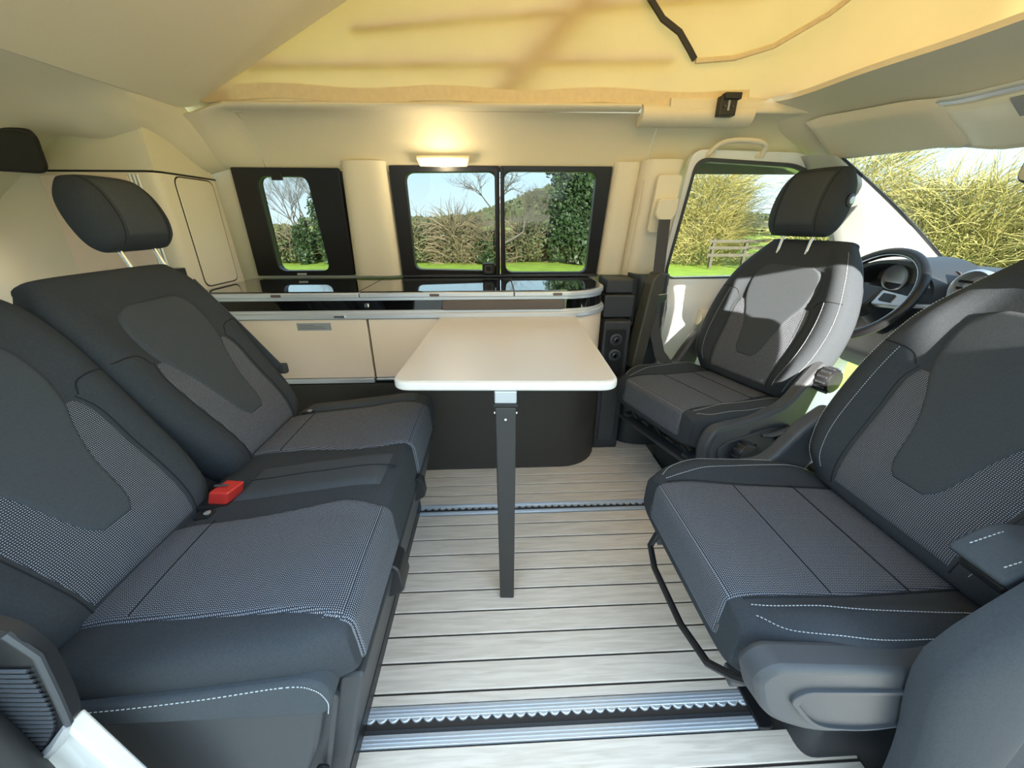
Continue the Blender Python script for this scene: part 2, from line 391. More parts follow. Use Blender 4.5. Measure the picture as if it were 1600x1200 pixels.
rail(.458, .535, .575, 'aluminium floor rail with scalloped slot nearest the camera')
rail(1.159, 1.217, .60, 'aluminium floor rail behind the table leg')

# ---- far side wall, leaning inwards towards the roof
def wy(z): return 1.86-(z-.8)*.244
def wallp(off): return lambda x, z: (x, wy(z)+off, z)
WL = [(-1.075, .80), (-.645, .80), (-.605, 1.222), (-1.02, 1.222)]           # rear side window frame
WC = [(-.425, .79), (.478, .79), (.482, 1.232), (-.41, 1.232)]               # middle window frame
wf = B()
for P in ([(-1.95, .0), (.49, .0), (.49, .80), (-1.95, .80)], [(-1.95, .80), (-1.07, .80), (-1.015, 1.25), (-1.95, 1.25)],
          [(-.65, .80), (-.42, .80), (-.405, 1.25), (-.60, 1.25)], [(-1.03, 1.216), (.50, 1.22), (.50, 1.26), (-1.03, 1.26)], [(.472, .80), (.79, .80), (.79, 1.26), (.478, 1.26)], [(.49, 0), (.79, 0), (.79, .8), (.49, .8)]):
    wf.prism(P, wallp(.02), wallp(.055))
wf = struct(wf.obj('wall_far', 'cream', smooth=0), 'cream far side wall of the van with two dark framed windows', 'wall')
# rounded pillar covers either side of the middle window
def pillar(name, xb0, xb1, xt0, xt1, z0, z1, depth, mat, parent, n=16):
    def f(u, v):
        z = z0+(z1-z0)*v; x = (xb0+(xb1-xb0)*u)*(1-v)+(xt0+(xt1-xt0)*u)*v
        return (x, wy(z)+.02-depth*(max(0, 1-abs(2*u-1)**4)**.5), z)
    return B().grid(f, n, 12, lambda u, v: (f(u, v)[0], wy(f(u, v)[2])+.03, f(u, v)[2])).obj(name, mat, parent)
pillar('pillar_cover', -.648, -.425, -.60, -.412, .80, 1.245, .055, 'cream', wf)
pillar('pillar_cover', .478, .60, .482, .60, .80, 1.245, .055, 'cream', wf)
pillar('pillar_cover', .585, .775, .585, .765, .80, 1.25, .10, 'cream', wf)
B().grid(lambda u, v: (.594+.012*u+.0*v, wy(.82+.36*v)-.055-.012*math.sin(math.pi*u), .82+.36*v), 6, 8).obj('pillar_rib', 'cream', wf)

def window(name, outer, panes, label, r_in=.035):
    w_ = struct(thing(name, (0, 0, 0), label, 'window'), label, 'window')
    xs = [p[0] for p in outer]
    # frame as ring(s): split outer at pane borders
    for i, (Po, Pi) in enumerate(panes):
        o = rpoly(Po, .006, 6); n_ = rpoly(Pi, r_in, 6)
        B().ring(o, n_, wallp(-.012), wallp(.03)).obj('window_frame', 'black', w_, bevel=.003)
        B().prism(rpoly(Pi, r_in, 6), wallp(.016), wallp(.020)).obj('pane', 'glass_side', w_, smooth=0)
    return w_
w1 = window('window_1', WL, [(WL, [(-.972, .822), (-.748, .822), (-.738, 1.192), (-.932, 1.192)])], 'narrow rear side window in a wide black surround')
B().box(-.87, -.83, wy(1.20)-.02, wy(1.20)-.008, 1.178, 1.205).obj('blind_catch', 'black', w1, smooth=0, bevel=.002)
B().box(-.895, -.855, wy(.81)-.02, wy(.81)-.01, .803, .812).obj('blind_catch', 'silverp', w1, smooth=0, bevel=.002)
w2 = window('window_2', WC, [([(WC[0][0], WC[0][1]), (.026, .79), (.027, 1.232), WC[3]], [(-.363, .826), (.004, .817), (.010, 1.212), (-.352, 1.208)]),
                             ([(.028, .79), WC[1], WC[2], (.029, 1.232)], [(.052, .81), (.428, .808), (.421, 1.212), (.044, 1.214)])], 'wide middle window with two panes and a central bar')
for dx in (-.004, .018): B().box(.010+dx, .022+dx, wy(1.0)-.055, wy(1.0)-.03, .80, 1.22).xf(Matrix()).obj('pane_bar', 'black', w2, smooth=0, bevel=.002)
for o in w2.children:
    if o.name.startswith('pane_bar'):
        for v in o.data.vertices: v.co.y += wy(v.co.z)-wy(1.0)+.01
lt = B().prism(rrect(-.055, .002, .803, .855, .012), lambda x, z: (x, wy(z)-.045, z), lambda x, z: (x, wy(z)-.012, z)).obj('latch', 'black', w2, bevel=.003)
B().ring(rrect(-.046, -.008, .812, .848, .009), rrect(-.038, -.016, .820, .840, .006), lambda x, z: (x, wy(z)-.052, z), lambda x, z: (x, wy(z)-.044, z)).obj('pull_ring', 'gplastic', lt)
B().box(-.42, .478, wy(.80)-.035, wy(.80)+.0, .792, .803).obj('sill_rail', 'black', w2, smooth=0, bevel=.002)

# ---- roof lining along the far side (cornice) and its mirror above the sliding door
prof = [(1.585, 1.425), (1.582, 1.392), (1.590, 1.384), (1.612, 1.382), (1.66, 1.366), (1.703, 1.325), (1.733, 1.275), (1.752, 1.235), (1.765, 1.212)]
pf = (T([(i, p[0]) for i, p in enumerate(prof)]), T([(i, p[1]) for i, p in enumerate(prof)])); NP = len(prof)-1
def cornice(x0, x1, name, label, i0=0, dz=0.0, mirror=False, n=24, nx=12):
    def f(u, v, o=0.0):
        k = i0+(NP-i0)*v; y = pf[0](k)+o; z = pf[1](k)+dz+o*.7
        x = x0+(x1-x0)*u
        return (x, 2.14-y if mirror else y, z)
    return struct(B().grid(f, nx, n, lambda u, v: f(u, v, .012)).obj(name, 'liner', smooth=50), label, 'trim')
c1 = cornice(-.888, .618, 'trim_1', 'tan moulded roof cornice above the middle window', 3)
lip = B().grid(lambda u, v: (-.90+1.42*u, 1.612-.030*math.sin(math.pi*v)**.6, 1.378+.027*v+.008*u), 20, 8, lambda u, v: (-.90+1.42*u, 1.615, 1.378+.027*v+.008*u)).obj('cornice_lip', 'liner', c1)
B().grid(lambda u, v: (.528+.40*u, 1.612-.034*math.sin(math.pi*v)**.6, 1.345+.070*v), 12, 8, lambda u, v: (.528+.40*u, 1.64, 1.345+.07*v)).obj('cornice_lip', 'liner', c1)
c2 = cornice(.622, 1.30, 'trim_2', 'tan roof lining above the driver door with grab handle', 0, -.004)
c4 = cornice(-1.5, 1.3, 'trim_4', 'roof lining above the open sliding door', 0, 0, True)

# ---- rear ceiling, curving down to the wardrobe
RB = T([(-1.80, .97), (-1.60, 1.11), (-1.45, 1.212), (-1.35, 1.286), (-1.20, 1.338), (-1.03, 1.376)])
def rcz(x, y):
    q = ss(-1.02, -1.12, x); return RB(x)-.066*ss(1.26, 1.48, y)*ss(-1.40, -1.20, x)*q-.095*ss(1.48, 1.76, y)*q-.16*ss(1.56, 1.78, y)*(1-q)
def rc(u, v, o=0.0):
    x = -1.03-.75*u; y = .40+1.365*v
    return (x, y, rcz(x, y)+o)
ceil = struct(B().grid(rc, 30, 40, lambda u, v: rc(u, v, .02)).obj('ceiling', 'liner', smooth=60), 'tan rear roof lining above the bench', 'ceiling')
def rcb(u, v, o=0.0):                        # corner piece joining the rear lining to the cornice
    k = 1+(NP-1)*v; ya, za = pf[0](k), pf[1](k)-.002; yb = 1.585+.18*v; zb = rcz(-1.04, yb); q = ss(0, 1, u)
    return (-.892-.15*u, ya*(1-q)+yb*q+o, za*(1-q)+zb*q+o*.7)
B().grid(rcb, 12, 20, lambda u, v: rcb(u, v, .012)).obj('corner_lining', 'liner', ceil, smooth=60)
rw = struct(B().box(-1.98, -1.95, .25, 1.9, 0, 1.3).obj('wall_rear', 'cream', smooth=0), 'pale tailgate lining behind the bench', 'wall')

B().box(-1.10, -.86, 1.622, 1.70, 1.376, 1.44).obj('corner_filler', 'liner', ceil, smooth=0)
# ---- front roof lining from the roof opening down to the windscreen
def fr_edge(v):                              # front edge of the roof opening
    y = 1.64-1.16*v; x = T([(0, .93), (.08, 1.02), (.3, 1.055), (.5, 1.10), (1, 1.13)])(v); return x, y
def ws_top(y):                               # top edge of windscreen
    q = abs(y-1.07)/.62; return 1.47-.17*q**2.2, 1.252
def fl_(u, v, o=0.0):
    xe, y = fr_edge(v); yy = y+(.10*u*(1 if v < .5 else -1))*abs(1-2*v); xw, zw = ws_top(min(1.66, max(.47, yy)))
    k = u; z = 1.415*(1-k)+zw*k+.030*math.sin(math.pi*k)
    z -= .03*ss(.10, .0, v)*math.sin(math.pi*k)
    z -= .030*ss(.30, .12, abs(yy-1.07))*ss(.30, .75, k)
    return (xe*(1-k)+xw*k, yy, z+o)
fh = struct(B().grid(fl_, 20, 40, lambda u, v: fl_(u, v, .015)).obj('ceiling.001', 'liner', smooth=60), 'tan front roof lining above the windscreen', 'ceiling')

# ---- raised roof with its bed board underside, hinged at the rear
def bz(x): return 1.362+.52*(x+1.05)
def rb(u, v, o=0.0):
    P = rpoly([(-1.06, .50), (1.12, .50), (1.12, 1.60), (-1.03, 1.635)], [.12, .1, .1, .10], 8)
    return P
P = rb(0, 0)
rbd = thing('roof_bed', (-1.1, 1.07, 1.385), 'large tan bed board sloping up under the raised roof', 'bed board')
Mi = inv(rbd)
B().prism(P, lambda x, y: (x, y, bz(x)), lambda x, y: (x, y, bz(x)+.03)).xf(Mi).obj('board', 'liner', rbd, bevel=.006)
B().tube([(-.90, 1.637, bz(-.90)+.012), (-.6, 1.632, bz(-.6)+.012), (0, 1.62, bz(0)+.012), (1.1, 1.60, bz(1.1)+.012)], .007, 6).xf(Mi).obj('edge_gap_shade', 'seam', rbd)  # dark tube standing in for the shaded gap along the board edge
rs = struct(B().prism(rrect(-1.10, 1.35, .36, 1.80, .15), lambda x, y: (x, y, bz(x)+.055), lambda x, y: (x, y, bz(x)+.10)).obj('ceiling.002', 'white', bevel=.01), 'raised pop-up roof shell', 'roof')

# ---- tent canvas between the body and the raised roof
CP = curve([(-1.05, 1.60), (-.5, 1.60), (.0, 1.60), (.45, 1.60), (.74, 1.602), (.92, 1.595), (1.025, 1.53), (1.075, 1.38), (1.115, 1.22), (1.135, 1.07), (1.115, .92), (1.075, .76), (1.025, .61), (.92, .545), (.74, .538), (.45, .54), (0, .54), (-.5, .54), (-1.05, .54)], 240)
def cpath(u):
    k = u*240; i = min(239, int(k)); f = k-i
    return (CP[i][0]*(1-f)+CP[i+1][0]*f, CP[i][1]*(1-f)+CP[i+1][1]*f)
def cv(u, v):
    x, y = cpath(u); x2, y2 = x, y
    top = bz(x)+.05; z0 = 1.398+.030*ss(.85, 1.02, x); z = z0+(max(top, z0+.01)-z0)*v
    h = max(0, top-z0); c_ = 1.07
    w_ = .004*math.sin(9*x+5*z)*math.sin(7*z+2*x)*min(1, h*3)*math.sin(math.pi*v)+.003*math.sin(26*x-16*z)*min(1, h*3)*math.sin(math.pi*min(1, v*1.6))
    x += .14*v*ss(.80, 1.1, x)
    return (x, y+(w_+.05*v*min(1, h))*max(-1, min(1, (y-c_)/.4)), z)
cvs = thing('tent_canvas', (0, 1.6, 1.398), 'yellow-beige canvas tent wall glowing between cornice and raised roof', 'canvas')
Mi = inv(cvs)
B().grid(cv, 220, 30).xf(Mi).obj('canvas_wall', 'canvas', cvs, smooth=70)
def onc(x, z, o):                            # a point on the far canvas wall
    top = bz(x)+.05; v = (z-1.398)/max(.05, top-1.398)
    return (x, 1.60+.05*v*min(1, top-1.398)+o, z)
B().strap([onc(-.85+1.75*k/20, 1.425+.006*math.sin(k), -.006) for k in range(21)], (0, 0, 1), .042, .004).xf(Mi).obj('hem_band', 'band', cvs)
# bars added outside the cloth to block sky light, leaving soft shade bands
for (xa, za, xb, zb, r) in ((-.80, 1.498, .62, 1.535, .011), (-.45, 1.60, .9, 1.72, .011), (.02, 1.42, .42, 1.80, .034)):
    B().tube([onc(xa+(xb-xa)*k/12, za+(zb-za)*k/12, .010+r) for k in range(13)], r, 8).xf(Mi).obj('shade_bar', 'gplastic', cvs)
B().strap([onc(.50, 1.70, -.02), onc(.56, 1.635, -.022), (.62, 1.585, 1.60), onc(.665, 1.555, -.018), onc(.688, 1.532, -.012)], (1, 0, .6), .016, .010).xf(Mi).obj('black_strap', 'rubber', cvs)
B().tube([(.69, 1.592, 1.527), (.82, 1.586, 1.535), (.93, 1.560, 1.56), (1.03, 1.47, 1.61), (1.08, 1.36, 1.66), (1.12, 1.24, 1.71)], .008, 6).xf(Mi).obj('seam_tape', 'band', cvs)
# ---- driver door, glass, A pillar, windscreen on the far front side
d1 = struct(thing('door_1', (0, 0, 0), 'driver door with pale lining', 'door'), 'pale sunlit driver door behind the driver seat', 'door')
def dpan(u, v, o=0.0):
    x = .80+1.05*u; z = -.05+.83*v
    return (x, 1.80+.03*math.sin(math.pi*v)-.06*ss(.45, .75, v)*ss(1.0, .85, v)+o, z)
B().grid(dpan, 14, 20, lambda u, v: dpan(u, v, .05)).obj('door_panel', 'white', d1, smooth=50)
GW = [(.80, .785), (1.78, .80), (1.42, 1.13), (1.20, 1.225), (.80, 1.245)]
def dwy(z): return 1.83-(z-.8)*.30
B().ring(rpoly([(.77, .77), (1.90, .77), (1.48, 1.165), (1.22, 1.275), (.77, 1.285)], .05, 6), rpoly(GW, .05, 6), lambda x, z: (x, dwy(z)-.01, z), lambda x, z: (x, dwy(z)+.03, z)).obj('window_frame', 'white', d1, bevel=.004)
B().ring(rpoly([(.79, .78), (1.82, .79), (1.435, 1.142), (1.205, 1.238), (.79, 1.258)], .05, 6), rpoly(GW, .05, 6), lambda x, z: (x, dwy(z)-.018, z), lambda x, z: (x, dwy(z)-.008, z)).obj('window_seal', 'gplastic', d1)
B().prism(rpoly(GW, .05, 6), lambda x, z: (x, dwy(z)+.012, z), lambda x, z: (x, dwy(z)+.016, z)).obj('pane', 'glass_front', d1, smooth=0)
B().grid(lambda u, v: (.95+.55*u, 1.735-.03*math.sin(math.pi*v), .58+.07*v), 8, 6, lambda u, v: (.95+.55*u, 1.80, .58+.07*v)).obj('door_armrest', 'cream', d1)

def apil(side, name, label):
    def f(u, v, o=0.0):
        a = Vector((1.205, 1.65, 1.262)).lerp(Vector((1.55, 1.745, .86)), v); b_ = Vector((1.31, 1.61, 1.25)).lerp(Vector((1.96, 1.66, .86)), v)
        p = a.lerp(b_, u); p.y -= .035*math.sin(math.pi*u)*(1)-o; p.x += .02*math.sin(math.pi*v)
        if side < 0: p.y = 2.14-p.y
        return p
    return struct(B().grid(f, 10, 14, lambda u, v: f(u, v, .03)).obj(name, 'pillar', smooth=60), label, 'trim')
ap = apil(1, 'trim_5', 'pale windscreen pillar beside the steering wheel')
B().tube([(1.315+.65*k/10+.02*math.sin(math.pi*k/10), 1.607+.05*k/10, 1.248-.388*k/10) for k in range(11)], .006, 6).obj('seal', 'black', ap)
apil(-1, 'trim_6', 'pale windscreen pillar on the passenger side')
def wsf(u, v, o=0.0):
    y = 1.625+.02*v-(1.11+.04*v)*u; xt, zt = ws_top(y); q = abs(y-1.07)/.60
    return (xt*(1-v)+(2.10-.16*q**2)*v+o, y, zt*(1-v)+.84*v+.015*math.sin(math.pi*v))
w3 = struct(B().grid(wsf, 16, 10).obj('window_3', 'glass_screen', smooth=60), 'large raked windscreen in front of the dashboard', 'window')

# ---- near side of the van: pillars and panels around the open sliding door (mostly behind the camera)
nw = B()
def ny(z): return 2.14-wy(z)
for Pq in ([(-1.95, 0), (-.66, 0), (-.66, .8), (-1.95, .8)], [(-1.95, 1.2), (-.62, 1.2), (-.62, 1.26), (-1.95, 1.26)], [(-.76, .8), (-.66, .8), (-.62, 1.25), (-.72, 1.25)], [(-1.95, .8), (-1.75, .8), (-1.7, 1.25), (-1.95, 1.25)]):
    nw.prism(Pq, lambda x, z: (x, ny(z)-.02, z), lambda x, z: (x, ny(z)-.055, z))
nw = struct(nw.obj('wall_near', 'cream', smooth=0), 'near side wall behind the open sliding door', 'wall')
B().prism([(-1.74, .8), (-.77, .8), (-.72, 1.2), (-1.70, 1.2)], lambda x, z: (x, ny(z)-.03, z), lambda x, z: (x, ny(z)-.034, z)).obj('pane', 'glass_side', nw, smooth=0)
# passenger door with glass
d2 = struct(thing('door_2', (0, 0, 0), 'passenger door', 'door'), 'passenger door beside the near front seat', 'door')
B().box(.82, 1.85, .28, .33, -.05, .76).obj('door_panel', 'gplastic', d2, smooth=0, bevel=.01)
B().ring(rpoly([(.80, .75), (1.90, .75), (1.48, 1.165), (1.22, 1.275), (.80, 1.285)], .05, 6), rpoly([(.84, .79), (1.76, .80), (1.42, 1.13), (1.20, 1.215), (.84, 1.225)], .05, 6), lambda x, z: (x, 2.14-dwy(z), z), lambda x, z: (x, 2.10-dwy(z), z)).obj('window_frame', 'black', d2)
# ---- near pillar trims in view at the lower corners
def bn(u, v, o=0.0):
    z = .0+1.25*v; xl = T([(0, .66), (.2, .635), (.30, .615), (.42, .580), (.50, .572), (.56, .605), (.64, .66), (1.25, .69)])(z)
    x = xl+(.86-xl)*u; return (x, .285-.022*math.sin(math.pi*min(1, u*1.6))**.6-.0+o-.06*ss(.6, 1.2, z)*0, z)
t7 = struct(B().grid(bn, 16, 30, lambda u, v: bn(u, v, .03)).obj('trim_7', 'fabric', smooth=60), 'soft charcoal door pillar trim in the lower right corner', 'trim')
t8 = struct(thing('trim_8', (-.55, .30, .5), 'pillar trim', 'trim'), 'ribbed black pillar trim with pale edge in the lower left corner', 'trim')
Mi = inv(t8)
TP = [(-.72, .30), (-.60, .385), (-.575, .415), (-.508, .485), (-.497, .54), (-.488, .606), (-.505, .645), (-.54, .66), (-.72, .66)]
B().prism(rpoly(TP, [.002, .01, .01, .02, .02, .025, .02, .01, .002]), lambda x, z: (x, .285, z), lambda x, z: (x, .298, z)).xf(Mi).obj('trim_body', 'black', t8, bevel=.006)
for k in range(22):
    z = .405+.0085*k; x1 = T([(.40, -.585), (.485, -.518), (.60, -.500)])(z)-.008-.0004*k*0
    pts = [(x1-(x1+.70)*j/8, .2825, z+.030*(j/8)**1.5*1.2-.02*(j/8)*0) for j in range(9)]
    B().tube(pts, .0022, 5).xf(Mi).obj('rib', 'gplastic', t8)
B().tube([(-.60, .283, .387), (-.575, .281, .412), (-.535, .280, .452), (-.509, .280, .486)], [.006, .007, .007, .004], 6).xf(Mi).obj('bright_edge', 'silverp', t8)
B().tube([(-.509, .282, .486), (-.499, .282, .54), (-.490, .283, .606), (-.507, .284, .640)], .004, 6).xf(Mi).obj('rolled_edge', 'gplastic', t8)
B().prism([(-.70, .10), (-.470, .10), (-.534, .458), (-.585, .402), (-.70, .30)], lambda x, z: (x, .292, z), lambda x, z: (x, .315, z)).xf(Mi).obj('painted_jamb', 'white', t8, bevel=.004)
B().tube([(-.58, .262, .75), (-.575, .262, .60), (-.565, .262, .46), (-.56, .262, .2), (-.56, .262, 0)], .018, 12).xf(Mi).obj('door_seal', 'rubber', t8)

# =================================================================== FURNITURE
# ---- wardrobe in the far rear corner
wd = thing('wardrobe', (-1.5, 1.66, 0), 'tall cream wardrobe in the far rear corner behind the bench', 'wardrobe')
Mi = inv(wd)
B().prism(rpoly([(-1.93, 1.47), (-1.10, 1.47), (-1.10, 1.83), (-1.93, 1.83)], [.002, .035, .002, .002]), lambda x, y: (x, y, 0), lambda x, y: (x, min(y, wy(1.17)-.01), 1.176)).xf(Mi).obj('body', 'cream', wd, bevel=.003)
# fascia above, following the roof curve
fp = [(-1.93, 1.182), (-1.112, 1.182), (-1.112, 1.325), (-1.30, 1.325), (-1.37, 1.30), (-1.46, 1.22), (-1.52, 1.182)]
B().prism(rpoly(fp[1:], [.002, .002, .02, .03, .02, .002]), lambda x, z: (x, 1.472, z), lambda x, z: (x, 1.50, z)).xf(Mi).obj('fascia', 'liner', wd, bevel=.003)
B().prism(rpoly([(1.472, 1.182), (1.76, 1.182), (1.74, 1.225), (1.655, 1.30), (1.60, 1.325), (1.474, 1.325)], [.002, .002, .02, .05, .02, .002]), lambda y, z: (-1.102, y, z), lambda y, z: (-1.13, y, z)).xf(Mi).obj('fascia', 'liner', wd, bevel=.003)
B().box(-1.93, -1.125, 1.4715, 1.50, 1.1755, 1.1825).xf(Mi).obj('shadow_gap', 'black', wd, smooth=0)
B().box(-1.13, -1.1015, 1.50, 1.77, 1.1755, 1.1825).xf(Mi).obj('shadow_gap', 'black', wd, smooth=0)
for k in range(3): B().tube([(-1.155-.012*k, 1.466, .80), (-1.155-.012*k, 1.466, 1.17)], .0035, 6).xf(Mi).obj('shutter_guide', 'white', wd)
dr = B().prism(rrect(-1.46, -1.185, .46, 1.168, .01), lambda x, z: (x, 1.463, z), lambda x, z: (x, 1.472, z)).xf(Mi).obj('door', 'cabinet', wd, bevel=.002)
sp_ = B().prism(rrect(1.545, 1.738, .80, 1.170, .03), lambda y, z: (-1.0965, y, z), lambda y, z: (-1.102, y, z)).xf(Mi).obj('side_panel', 'cream', wd, bevel=.002)
B().ring(rrect(1.541, 1.742, .796, 1.174, .032), rrect(1.545, 1.738, .80, 1.170, .03), lambda y, z: (-1.0985, y, z), lambda y, z: (-1.102, y, z)).xf(Mi).obj('panel_joint', 'groove', wd)
# ---- roof speaker in the rear lining
spk = thing('roof_speaker', (-1.405, 1.36, 1.225), 'black speaker grille in the rear roof lining at the upper left edge', 'speaker')
_n = Vector((.72, -.58, -.38)).normalized(); _a = Vector((-_n.y, _n.x, 0)).normalized(); _b = _n.cross(_a)
Ms = Matrix(((_a.x, _b.x, _n.x, 0), (_a.y, _b.y, _n.y, 0), (_a.z, _b.z, _n.z, 0), (0, 0, 0, 1)))
B().prism(rrect(-.075, .065, -.062, .062, .03), lambda x, y: (x, y, -.10), lambda x, y: (x*.97, y*.97, .022)).xf(Ms).obj('rim', 'black', spk, bevel=.006)
B().prism(rrect(-.067, .057, -.054, .054, .025), lambda x, y: (x, y, .018), lambda x, y: (x*.97, y*.97, .026)).xf(Ms).obj('grille', 'grill', spk, bevel=.003)

# ---- kitchen run: cabinet body with fronts, then the worktop with three glass lids
def plan(off=0.0, xr=.44, x0=-1.094, yb=1.845, r=.17):
    P = [(x0, yb), (x0, 1.462-off), (xr-r, 1.462-off)]
    for k in range(1, 9): a = math.pi/2*k/8; P.append((xr-r+(r+off)*math.sin(a), 1.462+r-(r+off)*math.cos(a)))
    P += [(xr+off, yb)]; return P
def arcband(off, xr, r, xa, n=12):           # front strip path from xa around the curved end
    P = [(xa, 1.462-off)] + [(xr-r+(r+off)*math.sin(math.pi/2*k/n), 1.462+r-(r+off)*math.cos(math.pi/2*k/n)) for k in range(n+1)] + [(xr+off, 1.72)]
    return P
def strip(P, z0, z1, th, rnd=0.0):
    b = B(); n = len(P); V = []
    for i, p in enumerate(P):
        a = Vector(P[max(i-1, 0)]); c = Vector(P[min(i+1, n-1)]); d = (c-a).normalized(); nn = Vector((-d.y, d.x))
        q = Vector(p)+nn*th
        V += [(p[0], p[1], z0), (p[0], p[1], z1), (q.x, q.y, z1), (q.x, q.y, z0)]
    F = [(i*4+k, i*4+(k+1) % 4, i*4+4+(k+1) % 4, i*4+4+k) for i in range(n-1) for k in range(4)] + [(3, 2, 1, 0), tuple((n-1)*4+k for k in range(4))]
    return b.add(V, F)
kc = thing('kitchen_cabinet', (-.33, 1.65, 0), 'cream and anthracite kitchen cabinet along the far wall', 'cabinet')
Mi = inv(kc)
B().prism(plan(-.012), lambda x, y: (x, y, .43), lambda x, y: (x, y, .755)).xf(Mi).obj('body', 'kick', kc, smooth=40)
B().prism(plan(.012, .455), lambda x, y: (x, y, .0), lambda x, y: (x, y, .425)).xf(Mi).obj('base', 'kick', kc, smooth=40, bevel=.003)
def front(x0, x1, name):
    return B().box(x0+.002, x1-.002, 1.452, 1.475, .452, .688).xf(Mi).obj(name, 'cabinet', kc, smooth=0, bevel=.003)
d_ = front(-1.092, -.487, 'drawer_front')
B().box(-1.092, -.489, 1.447, 1.475, .430, .450).xf(Mi).obj('grip_strip', 'alu', d_, smooth=0, bevel=.003)
lb = B().box(-.748, -.622, 1.4505, 1.453, .648, .676).xf(Mi).obj('notice_label', 'sticker', d_, smooth=0)
for k in range(3): B().box(-.742, -.642+.012*(k % 2)-.02*k, 1.4500, 1.4506, .655+.006*k, .6565+.006*k).xf(Mi).obj('print_line', 'ink', d_, smooth=0)
front(-.483, -.10, 'cupboard_front'); B().box(-.481, -.102, 1.447, 1.475, .440, .450).xf(Mi).obj('grip_strip', 'alu', kc, smooth=0, bevel=.003)
front(-.096, .262, 'cupboard_front')
strip(arcband(.010, .44, .17, .266), .452, .688, .012).xf(Mi).obj('curved_front', 'cabinet', kc, smooth=50)
strip(arcband(.018, .44, .17, -1.092), .690, .712, .016).xf(Mi).obj('rail_profile', 'alu', kc, smooth=50, bevel=.004)
strip(arcband(.010, .44, .17, -1.092), .708, .722, .010).xf(Mi).obj('rail_profile', 'alu', kc, smooth=50, bevel=.003)
strip(arcband(.006, .44, .17, -1.092), .722, .758, .014).xf(Mi).obj('gloss_band', 'gloss', kc, smooth=50)
B().prism(rrect(-.20, .262, .722, .757, .012), lambda x, z: (x, 1.444, z), lambda x, z: (x, 1.458, z)).xf(Mi).obj('table_rail', 'bronze', kc, bevel=.003)
B().box(-.60, -.56, 1.436, 1.446, .698, .706).xf(Mi).obj('rail_clip', 'steel', kc, smooth=0, bevel=.001)
B().box(-.485, -.470, 1.449, 1.457, .733, .748).xf(Mi).obj('catch', 'steel', kc, smooth=0, bevel=.002)

kt = thing('kitchen_worktop', (-.33, 1.65, .757), 'long kitchen worktop with black glass lids and aluminium edge', 'worktop')
Mi = inv(kt)
B().prism(plan(.004), lambda x, y: (x, y, .757), lambda x, y: (x, y, .768)).xf(Mi).obj('carrier', 'alu', kt, smooth=40)
def lid(x0, x1, name='lid', end=False):
    if end:
        P = [(x0, 1.84)] + [(x0, 1.452)] + arcband(.010, .44, .17, .26)[1:-1] + [(.45, 1.84)]
    else: P = [(x0, 1.84), (x0, 1.452), (x1, 1.452), (x1, 1.84)]
    o = B().prism(P, lambda x, y: (x, y, .7685), lambda x, y: (x, y, .786)).xf(Mi).obj(name, 'alu', kt, smooth=40, bevel=.003)
    c = Vector((sum(p[0] for p in P)/len(P), 1.65))
    if end:
        Q = [(x0+.001, 1.84), (x0+.001, 1.462)] + arcband(-.004, .44, .17, .26)[1:-1] + [(.436, 1.84)]
    else: Q = [(x0+.001, 1.84), (x0+.001, 1.462), (x1-.001, 1.462), (x1-.001, 1.84)]
    B().prism(Q, lambda x, y: (x, y, .786), lambda x, y: (x, y, .7905)).xf(Mi).obj('glass_top', 'topglass', o, smooth=40)
    return o
l1 = lid(-1.092, -.503); l2 = lid(-.500, .070); l3 = lid(.073, .45, end=True)
for x, l in ((-.80, l1), (-.225, l2), (.235, l3)):
    B().prism(rrect(x-.018, x+.018, .7725, .7815, .004), lambda a, z: (a, 1.4495, z), lambda a, z: (a, 1.455, z)).xf(Mi).obj('push_catch', 'bronze', l)

# ---- trim between the kitchen end and the driver seat belt pillar
t9 = struct(thing('trim_9', (.6, 1.7, 0), 'x', 'trim'), 'dark grey lower belt pillar trim beside the kitchen end', 'trim')
Mi = inv(t9)
def lowp(u, v, o=0.0):
    z = .815*(1-v)+.0*v; xl = .610-.035*ss(.35, .9, v)+.02*v; xr = .775+.02*v+.20*ss(.45, 1.0, v)
    x = xl+(xr-xl)*u
    return (x, 1.745-.075*(max(0, 1-abs(2*u-1)**3))**.5-.05*ss(.4, 1, v)+o, z)
B().grid(lowp, 18, 24, lambda u, v: lowp(u, v, .05)).xf(Mi).obj('lower_cover', 'dplastic', t9, smooth=60)
B().box(.478, .600, 1.66, 1.80, .742, .800).xf(Mi).obj('upper_block', 'dplastic', t9, smooth=0, bevel=.006)
B().box(.470, .600, 1.64, 1.80, .640, .738).xf(Mi).obj('middle_block', 'dplastic', t9, smooth=0, bevel=.006)
B().box(.592, .612, 1.66, 1.80, .60, .80).xf(Mi).obj('shadow_channel', 'black', t9, smooth=0)
so = thing('socket_panel', (.52, 1.6, 0), 'narrow black panel with two round power sockets at the kitchen end', 'socket panel')
Mi = inv(so)
B().box(.466, .585, 1.60, 1.74, .0, .635).xf(Mi).obj('housing', 'dplastic', so, smooth=0, bevel=.008)
B().prism(rrect(.480, .565, .38, .60, .012), lambda x, z: (x, 1.594, z), lambda x, z: (x, 1.601, z)).xf(Mi).obj('face_plate', 'black', so, bevel=.002)
for z in (.555, .485):
    s_ = B().lathe([(.025, 0), (.027, .006), (.020, .009), (.018, .002)], Matrix.Translation((.522, 1.594, z)) @ Matrix.Rotation(math.pi/2, 4, 'X'), 20).xf(Mi).obj('socket', 'gplastic', so)
    B().lathe([(.012, .0), (.012, .010), (.009, .012)], Matrix.Translation((.522, 1.594, z)) @ Matrix.Rotation(math.pi/2, 4, 'X'), 12).xf(Mi).obj('socket_cap', 'gloss', s_)
